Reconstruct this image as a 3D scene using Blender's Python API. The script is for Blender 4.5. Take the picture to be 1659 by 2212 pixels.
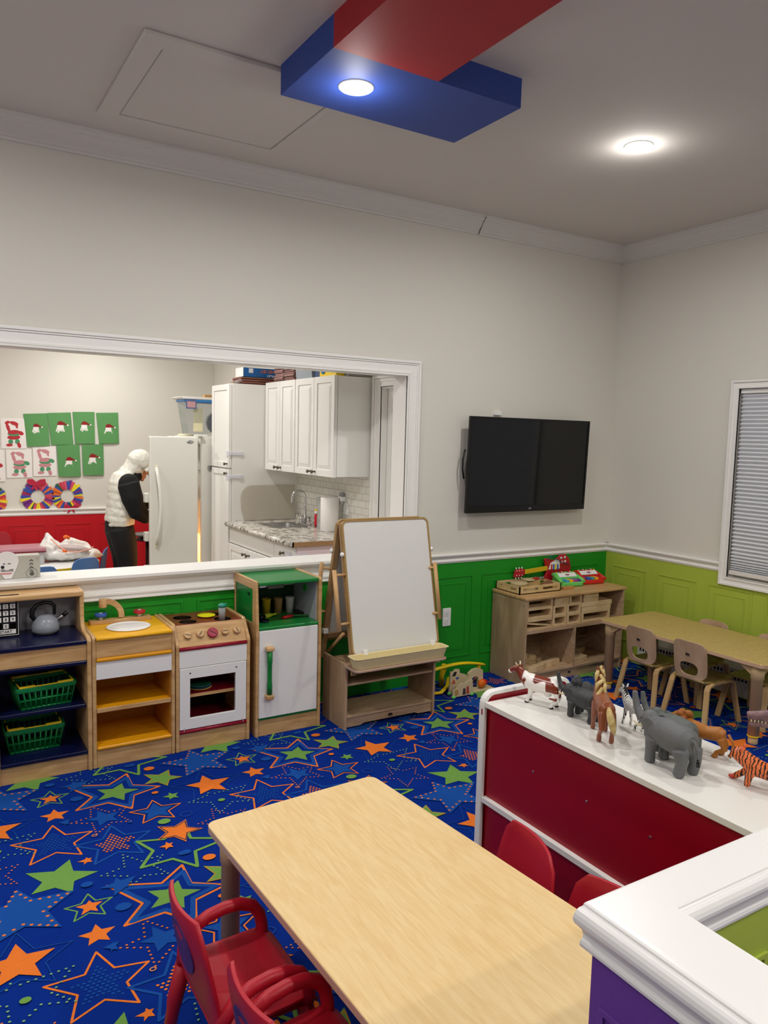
import bpy, bmesh, math, random
from mathutils import Vector, Matrix, Euler
random.seed(7)
PI = math.pi
for o in list(bpy.data.objects): bpy.data.objects.remove(o)
SC = bpy.context.scene
COL = SC.collection

# ---------------------------------------------------------------- camera, world, lamps, exposure
H = 1.6
YAW, PITCH, ROLL, FPX = 0.55086745, -0.09862186, 0.02578042, 1651.71
c_, s_ = math.cos(YAW), math.sin(YAW)
fw = Vector((s_, c_, 0)); rt = Vector((c_, -s_, 0)); up = Vector((0, 0, 1))
c_, s_ = math.cos(PITCH), math.sin(PITCH)
fw, up = fw * c_ + up * s_, up * c_ - fw * s_
c_, s_ = math.cos(ROLL), math.sin(ROLL)
rt, up = rt * c_ + up * s_, up * c_ - rt * s_
cam_d = bpy.data.cameras.new('camera')
cam = bpy.data.objects.new('camera', cam_d); COL.objects.link(cam)
M = Matrix.Identity(4)
for i in range(3):
    M[i][0] = rt[i]; M[i][1] = up[i]; M[i][2] = -fw[i]
M[0][3], M[1][3], M[2][3] = 0, 0, H
cam.matrix_world = M
cam_d.sensor_fit = 'HORIZONTAL'; cam_d.sensor_width = 36; cam_d.lens = FPX * 36 / 1659
cam_d.clip_start = 0.05
SC.camera = cam
SC.view_settings.view_transform = 'Standard'
SC.view_settings.look = 'None'
SC.view_settings.gamma = 1
SC.view_settings.exposure = -0.04
SC.view_settings.use_curve_mapping = False
w = bpy.data.worlds.new('world'); SC.world = w; w.use_nodes = True
w.node_tree.nodes['Background'].inputs[0].default_value = (0.6, 0.65, 0.75, 1)
w.node_tree.nodes['Background'].inputs[1].default_value = 0.05
SC.cycles.max_bounces = 8
SC.cycles.diffuse_bounces = 5
SC.cycles.sample_clamp_indirect = 4
LAMP_W = 15.2       # watts per ceiling downlight, play room
KLAMP_W = 15.0      # kitchen downlights
LAMP_C = (1.0, 0.97, 0.93)
CEIL = 3.0
# (x, y, z): every recessed light of the play room; the first two are in the picture
LIGHTS = [(1.44, 2.62, 2.89), (2.965, 2.61, 3.0), (-0.15, 2.61, 3.0), (1.44, -0.35, 2.89), (2.965, -0.1, 3.0),
          (-0.9, 0.6, 3.0), (1.44, -1.2, 3.0), (3.4, -1.2, 3.0), (-1.7, 1.6, 3.0)]
KLIGHTS = [(0.3, 5.9, 2.6), (1.45, 5.3, 2.6), (1.45, 6.9, 2.6), (-0.6, 4.9, 2.6)]
def lamp(x, y, z, watts, r=0.05, col=LAMP_C, spread=160):
    l = bpy.data.lights.new('downlight', 'AREA'); l.shape = 'DISK'; l.size = 2 * r
    l.energy = watts; l.color = col; l.spread = math.radians(175)
    o = bpy.data.objects.new('downlight', l); COL.objects.link(o); o.location = (x, y, z)
    # added point lamp under each downlight, brightens walls and nearby ceiling
    l = bpy.data.lights.new('fill_light', 'POINT'); l.shadow_soft_size = r * .9
    l.energy = watts * .13; l.color = col
    p = bpy.data.objects.new('fill_light', l); COL.objects.link(p); p.location = (x, y, z - .07)
    return o
for (x, y, z) in LIGHTS: lamp(x, y, z - 0.012, LAMP_W)
for (x, y, z) in KLIGHTS: lamp(x, y, z - 0.012, KLAMP_W)

# ---------------------------------------------------------------- materials
def lin(c):
    if isinstance(c, str):
        c = tuple(int(c[i:i + 2], 16) / 255 for i in (0, 2, 4))
    return tuple((v / 12.92 if v <= 0.04045 else ((v + 0.055) / 1.055) ** 2.4) for v in c[:3]) + (1,)
MATS = {}
def mat(name, col, rough=0.5, metal=0.0, bump=0, bscale=200, var=0, vscale=6, coat=0, trans=0, alpha=1, ior=1.45, spec=0.5):
    if name in MATS: return MATS[name]
    m = bpy.data.materials.new(name); m.use_nodes = True; nt = m.node_tree
    p = nt.nodes['Principled BSDF']; p.inputs['Base Color'].default_value = lin(col)
    p.inputs['Roughness'].default_value = rough; p.inputs['Metallic'].default_value = metal
    p.inputs['Coat Weight'].default_value = coat; p.inputs['Transmission Weight'].default_value = trans
    p.inputs['Alpha'].default_value = alpha; p.inputs['IOR'].default_value = ior
    p.inputs['Specular IOR Level'].default_value = spec
    if bump or var:
        tc = nt.nodes.new('ShaderNodeTexCoord')
    if var:
        n = nt.nodes.new('ShaderNodeTexNoise'); n.inputs['Scale'].default_value = vscale; n.inputs['Detail'].default_value = 4
        nt.links.new(tc.outputs['Object'], n.inputs['Vector'])
        mx = nt.nodes.new('ShaderNodeMix'); mx.data_type = 'RGBA'
        a = lin(col); mx.inputs[6].default_value = tuple(v * (1 - var) for v in a[:3]) + (1,)
        mx.inputs[7].default_value = tuple(min(1, v * (1 + var)) for v in a[:3]) + (1,)
        nt.links.new(n.outputs['Fac'], mx.inputs[0]); nt.links.new(mx.outputs[2], p.inputs['Base Color'])
    if bump:
        n = nt.nodes.new('ShaderNodeTexNoise'); n.inputs['Scale'].default_value = bscale; n.inputs['Detail'].default_value = 3
        nt.links.new(tc.outputs['Object'], n.inputs['Vector'])
        b = nt.nodes.new('ShaderNodeBump'); b.inputs['Strength'].default_value = bump; b.inputs['Distance'].default_value = 0.002
        nt.links.new(n.outputs['Fac'], b.inputs['Height']); nt.links.new(b.outputs['Normal'], p.inputs['Normal'])
    MATS[name] = m
    return m
def wood(name, c1, c2, scale=(3, 40, 40), rough=0.4, dist=3, coat=0.1, amount=1.0):
    if name in MATS: return MATS[name]
    m = mat(name, c1, rough, coat=coat); nt = m.node_tree; p = nt.nodes['Principled BSDF']
    tc = nt.nodes.new('ShaderNodeTexCoord'); mp = nt.nodes.new('ShaderNodeMapping'); mp.inputs['Scale'].default_value = scale
    n = nt.nodes.new('ShaderNodeTexNoise'); n.inputs['Scale'].default_value = 1.0; n.inputs['Detail'].default_value = 6; n.inputs['Distortion'].default_value = dist * 0.3
    r = nt.nodes.new('ShaderNodeValToRGB'); r.color_ramp.elements[0].position = 0.35; r.color_ramp.elements[1].position = 0.65
    r.color_ramp.elements[0].color = lin(c1); r.color_ramp.elements[1].color = lin(c2)
    nt.links.new(tc.outputs['Object'], mp.inputs['Vector']); nt.links.new(mp.outputs[0], n.inputs['Vector'])
    nt.links.new(n.outputs['Fac'], r.inputs[0]); nt.links.new(r.outputs[0], p.inputs['Base Color'])
    return m
def spots(name, c1, c2, scale=8, thr=0.5, rough=0.4, kind='noise', soft=0.02, stretch=(1, 1, 1), distort=0, c3=None):
    """two-colour procedural hide / stone"""
    if name in MATS: return MATS[name]
    m = mat(name, c1, rough); nt = m.node_tree; p = nt.nodes['Principled BSDF']
    tc = nt.nodes.new('ShaderNodeTexCoord'); mp = nt.nodes.new('ShaderNodeMapping'); mp.inputs['Scale'].default_value = stretch
    nt.links.new(tc.outputs['Object'], mp.inputs['Vector'])
    if kind == 'wave':
        n = nt.nodes.new('ShaderNodeTexWave'); n.inputs['Scale'].default_value = scale; n.inputs['Distortion'].default_value = distort
        n.inputs['Detail'].default_value = 2; n.inputs['Detail Scale'].default_value = 2
    else:
        n = nt.nodes.new('ShaderNodeTexNoise'); n.inputs['Scale'].default_value = scale; n.inputs['Detail'].default_value = 5 if c3 else 1
        n.inputs['Distortion'].default_value = distort
    nt.links.new(mp.outputs[0], n.inputs['Vector'])
    r = nt.nodes.new('ShaderNodeValToRGB'); e = r.color_ramp.elements
    e[0].position = max(0, thr - soft); e[1].position = thr + soft; e[0].color = lin(c1); e[1].color = lin(c2)
    if c3:
        k = r.color_ramp.elements.new(min(0.99, thr + 3 * soft)); k.color = lin(c3)
    nt.links.new(n.outputs['Fac'], r.inputs[0]); nt.links.new(r.outputs[0], p.inputs['Base Color'])
    return m
def emis(name, col, strength):
    m = bpy.data.materials.new(name); m.use_nodes = True; nt = m.node_tree
    p = nt.nodes['Principled BSDF']; p.inputs['Base Color'].default_value = lin(col)
    p.inputs['Emission Color'].default_value = lin(col); p.inputs['Emission Strength'].default_value = strength
    MATS[name] = m; return m

WALL = mat('wall paint off white', 'DEDBD2', 0.75, bump=0.15, bscale=350)
CEILM = mat('ceiling paint', 'D8D2CB', 0.85, bump=0.12, bscale=300)
TRIM = mat('trim gloss white', 'F2F1EE', 0.35)
GREEN = mat('wainscot green', '148F1F', 0.45)
LIME = mat('wainscot lime', 'ABBF46', 0.45)
REDW = mat('wainscot red', 'C4101F', 0.45)
PURPLE = mat('wainscot purple', '6A3F9C', 0.5, bump=0.1, bscale=300)
BLUEC = mat('soffit blue', '2F4CA0', 0.6)
REDC = mat('soffit red', 'B01F2B', 0.6)
MAPLE = wood('maple', 'D2AC78', 'BC9360', (3, 3, 30))
MAPLEX = wood('maple horizontal', 'D2AC78', 'B88E5C', (4, 30, 30))
BIRCH = wood('birch ply', 'C2A585', 'AC8D6C', (4, 30, 30), rough=0.5)
BIRCHV = wood('birch ply upright', 'BEA080', 'A88A69', (12, 12, 3), rough=0.5)
TABLE = wood('table laminate maple', 'EDD19B', 'E4C388', (60, 7, 60), rough=0.36, dist=4, coat=0.2)
TABLE2 = wood('table laminate oat', 'C7AE6A', 'B59A58', (60, 60, 60), rough=0.45)
TAN = mat('tan moulded plastic', 'D0B284', 0.5)
TANE = mat('tan edge band', 'C8A588', 0.5)
WHITE = mat('white laminate', 'EDEDEB', 0.3)
CABW = mat('cabinet white', 'E9E8E4', 0.35)
FRW = mat('appliance white', 'DEDDD6', 0.3)
NAVY = mat('navy laminate', '0C1038', 0.25)
NAVYD = mat('navy board', '12174A', 0.35)
YEL = mat('yellow laminate', 'F0B31A', 0.3)
YELD = mat('amber laminate', 'E09A10', 0.35)
CRIM = mat('crimson laminate', '93122B', 0.3)
PGRN = mat('play green laminate', '117A34', 0.3)
CHR = mat('chair red plastic', 'B3172B', 0.4, bump=0.2, bscale=400)
CABR = mat('cabinet red', '97001A', 0.35)
CHROME = mat('chrome', 'D8D8DA', 0.12, metal=1)
STEEL = mat('steel', 'A9A9A8', 0.3, metal=1)
BRONZE = mat('knob pewter', '6B6259', 0.35, metal=0.9)
BLACK = mat('black', '0B0B0C', 0.35)
DARK = mat('dark void', '15151A', 0.7)
PURPLEP = mat('purple plastic', '4A2A70', 0.45)
BLUECH = mat('blue chair plastic', '4D78B8', 0.45)
CREAM = mat('cream plastic', 'E2D3A0', 0.4)
IVORY = mat('ivory', 'E6DEB8', 0.4)
WHITEP = mat('white plastic', 'F0F0EE', 0.4)
RUBBER = mat('grey rubber', '57585A', 0.6)
ORANGE = mat('orange', 'F5731A', 0.5)
GOLDR = mat('yellow plastic', 'F2CF15', 0.4)
REDP = mat('red plastic', 'D42A20', 0.35)
GRNP = mat('green basket plastic', '0C7A3E', 0.4)
LGRN = mat('light green plastic', '6FD268', 0.4)
BLUEP = mat('blue plastic', '2F57B0', 0.4)
PAPER = mat('white paper', 'EDE9E6', 0.8)
GPAPER = mat('green paper', '5A9458', 0.8, bump=0.3, bscale=20)
INK = mat('ink', '1A1A1E', 0.6)
SANDW = wood('unit block wood', 'DEC49A', 'CBAA7C', (8, 30, 30), rough=0.6)
FOIL = mat('clear plastic', 'F2F4F5', 0.15, trans=0.75, alpha=0.75)
CLEAR = mat('clear tub', 'C8D0D6', 0.12, trans=0.8, alpha=0.55)

# ---------------------------------------------------------------- mesh builder
class B:
    def __init__(s, k=1): s.k = k; s.v = []; s.f = []; s.m = []; s.s = []; s.M = Matrix.Identity(4)
    def add(s, vs, fs, m=0, smooth=False):
        n = len(s.v); s.v += [s.M @ Vector(v) for v in vs]
        for f in fs: s.f.append([i + n for i in f]); s.m.append(m); s.s.append(smooth)
        return s
    def box(s, x0, y0, z0, x1, y1, z1, m=0):
        return s.add([(x0, y0, z0), (x1, y0, z0), (x1, y1, z0), (x0, y1, z0), (x0, y0, z1), (x1, y0, z1), (x1, y1, z1), (x0, y1, z1)],
                     [(0, 3, 2, 1), (4, 5, 6, 7), (0, 1, 5, 4), (1, 2, 6, 5), (2, 3, 7, 6), (3, 0, 4, 7)], m)
    def prism(s, pts, ax, a, b, m=0, smooth=False):
        """pts 2D in the two remaining axes (ordered x,y,z minus ax)"""
        def P(p, t):
            if ax == 'x': return (t, p[0], p[1])
            if ax == 'y': return (p[0], t, p[1])
            return (p[0], p[1], t)
        n = len(pts)
        area = sum(pts[i][0] * pts[(i + 1) % n][1] - pts[(i + 1) % n][0] * pts[i][1] for i in range(n))
        if (area < 0) != (ax == 'y'): pts = pts[::-1]
        lo, hi = min(a, b), max(a, b)
        vs = [P(p, lo) for p in pts] + [P(p, hi) for p in pts]
        s.add(vs, [tuple(range(n))[::-1], tuple(range(n, 2 * n))], m)
        k = len(s.v) - 2 * n
        for i in range(n):
            s.f.append([k + i, k + (i + 1) % n, k + n + (i + 1) % n, k + n + i]); s.m.append(m); s.s.append(smooth)
        return s
    def tube(s, pts, r, n=10, m=0, close=False, flat=1.0, caps=True):
        pts = [Vector(p) for p in pts]; N = len(pts); n *= s.k
        rr = r if isinstance(r, (list, tuple)) else [r] * N
        prev = None; rings = []
        for i, p in enumerate(pts):
            if close: d = pts[(i + 1) % N] - pts[i - 1]
            else: d = pts[min(i + 1, N - 1)] - pts[max(i - 1, 0)]
            if d.length < 1e-9: d = Vector((0, 0, 1))
            d.normalize()
            if prev is None:
                a = Vector((0, 0, 1)) if abs(d.z) < 0.9 else Vector((1, 0, 0))
                u = d.cross(a).normalized()
            else:
                u = (prev - d * prev.dot(d)).normalized()
            prev = u; v = d.cross(u)
            rings.append([p + (u * math.cos(2 * PI * k / n) + v * math.sin(2 * PI * k / n) * flat) * rr[i] for k in range(n)])
        vs = [q for ring in rings for q in ring]; fs = []
        for i in range(N if close else N - 1):
            j = (i + 1) % N
            for k in range(n): fs.append((i * n + k, i * n + (k + 1) % n, j * n + (k + 1) % n, j * n + k))
        s.add(vs, fs, m, True)
        if not close and caps:
            b = len(s.v) - len(vs)
            s.f.append([b + k for k in range(n)][::-1]); s.m.append(m); s.s.append(False)
            s.f.append([b + (N - 1) * n + k for k in range(n)]); s.m.append(m); s.s.append(False)
        return s
    def lathe(s, prof, c=(0, 0, 0), n=24, m=0, ax='z', sx=1, sy=1):
        def P(r, h, t):
            x, y = r * math.cos(t) * sx, r * math.sin(t) * sy
            if ax == 'z': q = (x, y, h)
            elif ax == 'y': q = (x, h, -y)
            else: q = (h, x, y)
            return (q[0] + c[0], q[1] + c[1], q[2] + c[2])
        vs = [P(r, h, 2 * PI * k / n) for (r, h) in prof for k in range(n)]
        fs = [(i * n + k, i * n + (k + 1) % n, (i + 1) * n + (k + 1) % n, (i + 1) * n + k) for i in range(len(prof) - 1) for k in range(n)]
        s.add(vs, fs, m, True); b = len(s.v) - len(vs); L = len(prof) - 1
        if prof[0][0] > 1e-5: s.f.append([b + k for k in range(n)][::-1]); s.m.append(m); s.s.append(False)
        if prof[-1][0] > 1e-5: s.f.append([b + L * n + k for k in range(n)]); s.m.append(m); s.s.append(False)
        return s
    def cyl(s, a, b, r, n=16, m=0): return s.tube([a, b], r, n, m)
    def ball(s, c, r, n=14, m=0, rot=None):
        if not isinstance(r, (tuple, list)): r = (r, r, r)
        n *= s.k; R = Euler(rot).to_matrix() if rot else Matrix.Identity(3)
        vs = []; k2 = n // 2
        for i in range(k2 + 1):
            t = PI * i / k2
            for k in range(n):
                q = R @ Vector((r[0] * math.sin(t) * math.cos(2 * PI * k / n), r[1] * math.sin(t) * math.sin(2 * PI * k / n), r[2] * math.cos(t)))
                vs.append(Vector(c) + q)
        fs = [((i + 1) * n + k, (i + 1) * n + (k + 1) % n, i * n + (k + 1) % n, i * n + k) for i in range(k2) for k in range(n)]
        return s.add(vs, fs, m, True)
    def text(s, body, size, M4, m=0, depth=0.0008, align='CENTER', font_shear=0):
        """letters as thin relief; M4 maps text x,y,z to world"""
        cu = bpy.data.curves.new('t', 'FONT'); cu.body = body; cu.size = size; cu.extrude = depth; cu.align_x = align; cu.align_y = 'CENTER'
        cu.resolution_u = 3
        o = bpy.data.objects.new('t', cu); COL.objects.link(o)
        bpy.context.view_layer.update()
        me = bpy.data.meshes.new_from_object(o.evaluated_get(bpy.context.evaluated_depsgraph_get()))
        vs = [M4 @ v.co for v in me.vertices]; fs = [tuple(p.vertices) for p in me.polygons]
        s.add(vs, fs, m)
        bpy.data.objects.remove(o); bpy.data.curves.remove(cu); bpy.data.meshes.remove(me)
        return s
# orientation for texts: plane facing -Y / facing -X
def faceY(x, y, z, flip=False):
    return Matrix(((1, 0, 0, x), (0, 0, -1, y), (0, 1, 0, z), (0, 0, 0, 1))) @ (Matrix.Rotation(PI, 4, 'Z') if flip else Matrix.Identity(4))
def faceX(x, y, z, flip=False):     # faces -X, text runs towards -Y
    return Matrix(((0, 0, -1, x), (-1, 0, 0, y), (0, 1, 0, z), (0, 0, 0, 1))) @ (Matrix.Rotation(PI, 4, 'Z') if flip else Matrix.Identity(4))

def wloc(o):
    v = Vector((0, 0, 0))
    while o: v += o.location; o = o.parent
    return v
def part(name, b, mats, parent=None, bevel=0, seg=2, smooth=None, rm=None, sub=0):
    # mesh given in world coordinates; stored relative to its parent's place
    me = bpy.data.meshes.new(name); sh = wloc(parent)
    me.from_pydata([tuple(v - sh) for v in b.v], [], b.f)
    if not isinstance(mats, (list, tuple)): mats = [mats]
    for m in mats: me.materials.append(m)
    me.polygons.foreach_set('material_index', b.m); me.polygons.foreach_set('use_smooth', b.s)
    bm = bmesh.new(); bm.from_mesh(me); bmesh.ops.recalc_face_normals(bm, faces=bm.faces); bm.to_mesh(me); bm.free()
    me.update()
    o = bpy.data.objects.new(name, me); COL.objects.link(o)
    if parent: o.parent = parent
    if rm:
        q = o.modifiers.new('r', 'REMESH'); q.mode = 'VOXEL'; q.voxel_size = rm; q.use_smooth_shade = True
        q = o.modifiers.new('s', 'SMOOTH'); q.factor = 0.5; q.iterations = sub or 4
    if bevel:
        q = o.modifiers.new('b', 'BEVEL'); q.width = bevel; q.segments = seg; q.limit_method = 'ANGLE'; q.angle_limit = math.radians(40)
        q.use_clamp_overlap = True
    return o
def tag(o, label=None, cat=None, group=None, kind=None):
    if label: o['label'] = label
    if cat: o['category'] = cat
    if group: o['group'] = group
    if kind: o['kind'] = kind
    return o
def thing(name, label, cat, loc=(0, 0, 0), group=None):
    o = bpy.data.objects.new(name, None); COL.objects.link(o); o.location = loc; o.empty_display_size = 0.05
    return tag(o, label, cat, group)
def struct(name, b, mats, bevel=0, parent=None):
    o = part(name, b, mats, parent, bevel)
    if not parent: o['kind'] = 'structure'
    return o
def solo(name, b, mats, label, cat, group=None, bevel=0, loc=None, **k):
    """one-mesh thing; origin moved to its base"""
    xs = [v.x for v in b.v]; ys = [v.y for v in b.v]; zs = [v.z for v in b.v]
    L = Vector(loc) if loc else Vector(((min(xs) + max(xs)) / 2, (min(ys) + max(ys)) / 2, min(zs)))
    for v in b.v: v -= L
    o = part(name, b, mats, None, bevel, **k); o.location = L
    return tag(o, label, cat, group)
def copy_tree(o, parent=None):
    c = o.copy(); COL.objects.link(c); c.parent = parent
    for ch in list(o.children): copy_tree(ch, c)
    return c
def arc(cx, cy, r, a0, a1, n=8):
    return [(cx + r * math.cos(math.radians(a0 + (a1 - a0) * i / n)), cy + r * math.sin(math.radians(a0 + (a1 - a0) * i / n))) for i in range(n + 1)]
def rrect(x0, y0, x1, y1, r, n=5):
    return arc(x1 - r, y0 + r, r, -90, 0, n) + arc(x1 - r, y1 - r, r, 0, 90, n) + arc(x0 + r, y1 - r, r, 90, 180, n) + arc(x0 + r, y0 + r, r, 180, 270, n)
def ringprism(b, outer, inner, ax, a, c, m=0):
    """frame between two outlines with equal point counts"""
    n = len(outer)
    def P(p, t):
        return {'x': (t, p[0], p[1]), 'y': (p[0], t, p[1]), 'z': (p[0], p[1], t)}[ax]
    vs = [P(p, t) for t in (a, c) for L in (outer, inner) for p in L]; fs = []
    for i in range(n):
        j = (i + 1) % n
        fs += [(i, j, n + j, n + i), (2 * n + i, 3 * n + i, 3 * n + j, 2 * n + j), (i, 2 * n + i, 2 * n + j, j), (n + i, n + j, 3 * n + j, 3 * n + i)]
    return b.add(vs, fs, m)

# ================================================================ THE ROOM
XL, XR, YF, YB, YK = -2.6, 4.44, -2.6, 4.0, 7.72      # play room, kitchen back wall
YB2 = 4.14                                            # kitchen face of the dividing wall
XK = 2.65; ZK = 2.6
# ---- carpet: one mesh, printed stars as thin coloured pile
PX, PY = .878, .872
STARS = [
('outline','orange',0.012,[(0.799,0.922),(0.899,0.724),(0.741,0.574),(0.534,0.665),(0.532,0.919)]),
('outline','midblue',0.022,[(0.790,0.880),(0.864,0.735),(0.739,0.601),(0.559,0.675),(0.565,0.881)]),
('fill','green',0,[(0.758,0.833),(0.811,0.739),(0.730,0.663),(0.631,0.715),(0.647,0.818)]),
('outline','green',0.007,[(0.464,0.901),(0.532,0.842),(0.493,0.758),(0.397,0.766),(0.381,0.852)]),
('fill','orange',0,[(0.461,0.861),(0.500,0.835),(0.476,0.786),(0.423,0.788),(0.414,0.844)]),
('fill','orange',0,[(0.454,0.718),(0.508,0.677),(0.479,0.616),(0.414,0.619),(0.395,0.682)]),
('outline','orange',0.009,[(0.429,0.577),(0.558,0.457),(0.492,0.301),(0.315,0.315),(0.269,0.495)]),
('dotfill','midblue',0.011,[(0.422,0.525),(0.508,0.449),(0.465,0.345),(0.352,0.360),(0.324,0.467)]),
('fill','orange',0,[(0.502,0.270),(0.521,0.258),(0.517,0.229),(0.485,0.223),(0.468,0.253)]),
('fill','green',0,[(0.447,0.285),(0.523,0.154),(0.420,0.061),(0.296,0.118),(0.294,0.264)]),
('outline','midblue',0.012,[(0.632,0.464),(0.760,0.351),(0.695,0.201),(0.521,0.206),(0.478,0.373)]),
('dotfill','orange',0.011,[(0.623,0.413),(0.709,0.340),(0.664,0.247),(0.558,0.256),(0.530,0.351)]),
('dotline','orange',0.009,[(0.592,0.664),(0.717,0.587),(0.711,0.466),(0.570,0.426),(0.498,0.560)]),
('fill','midblue',0,[(0.609,0.616),(0.685,0.570),(0.670,0.497),(0.593,0.485),(0.554,0.557)]),
('outline','orange',0.007,[(0.834,0.601),(0.933,0.519),(0.876,0.412),(0.750,0.423),(0.723,0.541)]),
('fill','midblue',0,[(0.830,0.575),(0.901,0.513),(0.864,0.436),(0.770,0.439),(0.749,0.529)]),
('outline','green',0.016,[(0.892,0.349),(1.010,0.148),(0.845,0.012),(0.663,0.101),(0.694,0.291)]),
('fill','orange',0,[(0.911,0.371),(0.951,0.268),(0.861,0.200),(0.764,0.263),(0.792,0.368)]),
('outline','dark',0.006,[(0.904,0.358),(0.938,0.272),(0.863,0.213),(0.776,0.266),(0.801,0.358)]),
('fill','green',0,[(0.104,0.871),(0.140,0.766),(0.052,0.705),(-0.037,0.769),(-0.015,0.874)]),
('outline','rim',0.005,[(0.100,0.861),(0.133,0.768),(0.052,0.713),(-0.031,0.770),(-0.011,0.867)]),
('fill','green',0,[(0.038,0.637),(0.074,0.618),(0.064,0.574),(0.024,0.571),(0.003,0.608)]),
('outline','midblue',0.004,[(0.228,0.790),(0.376,0.665),(0.302,0.505),(0.111,0.508),(0.058,0.689)]),
('fill','orange',0,[(0.221,0.734),(0.324,0.656),(0.272,0.544),(0.155,0.556),(0.124,0.669)]),
('dotline','lightgreen',0.009,[(0.189,0.553),(0.358,0.543),(0.338,0.391),(0.173,0.354),(0.089,0.506)]),
('fill','midblue',0,[(0.256,0.171),(0.431,0.070),(0.359,-0.120),(0.150,-0.118),(0.078,0.079)]),
('dotline','orange',0.013,[(0.251,0.157),(0.403,0.061),(0.343,-0.103),(0.165,-0.091),(0.104,0.078)]),
('fill','orange',0,[(0.790,0.232),(0.814,0.217),(0.806,0.184),(0.774,0.177),(0.757,0.206)]),
('dotline','lightgreen',0.009,[(0.624,0.217),(0.753,0.146),(0.737,0.017),(0.609,0.005),(0.526,0.115)]),
('fill','midblue',0,[(0.567,0.078),(0.634,0.055),(0.596,0.002),(0.539,-0.031),(0.504,0.039)]),
('fill','midblue',0,[(0.482,0.596),(0.501,0.591),(0.490,0.554),(0.468,0.553),(0.451,0.583)]),
('dotline','orange',0.008,[(0.153,0.399),(0.276,0.333),(0.260,0.209),(0.128,0.182),(0.066,0.308)]),
('dot','midblue',0.027,[(0.553,0.765)]),
('dot','midblue',0.018,[(0.824,0.123)]),
('dot','ring',0.025,[(0.047,0.410)]),
('dot','green',0.026,[(0.828,0.393)]),
('dot','orange',0.025,[(0.024,0.048)]),
('dot','orange',0.015,[(0.862,0.663)]),
('dot','green',0.016,[(0.218,0.460)]),
('dot','midblue',0.019,[(0.837,0.123)]),
('dot','midblue',0.021,[(0.471,0.083)]),
('dot','ringo',0.009,[(0.559,0.412)]),
('dot','midblue',0.010,[(0.705,0.453)]),
]
CCOL = {'base': '022A86', 'midblue': '164C9E', 'orange': 'E87A30', 'green': '709F4C', 'lightgreen': '84B07A', 'dark': '3B3A48', 'rim': 'C08A32', 'ring': '1E48A0', 'ringo': 'D98A50'}
CK = list(CCOL)
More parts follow.
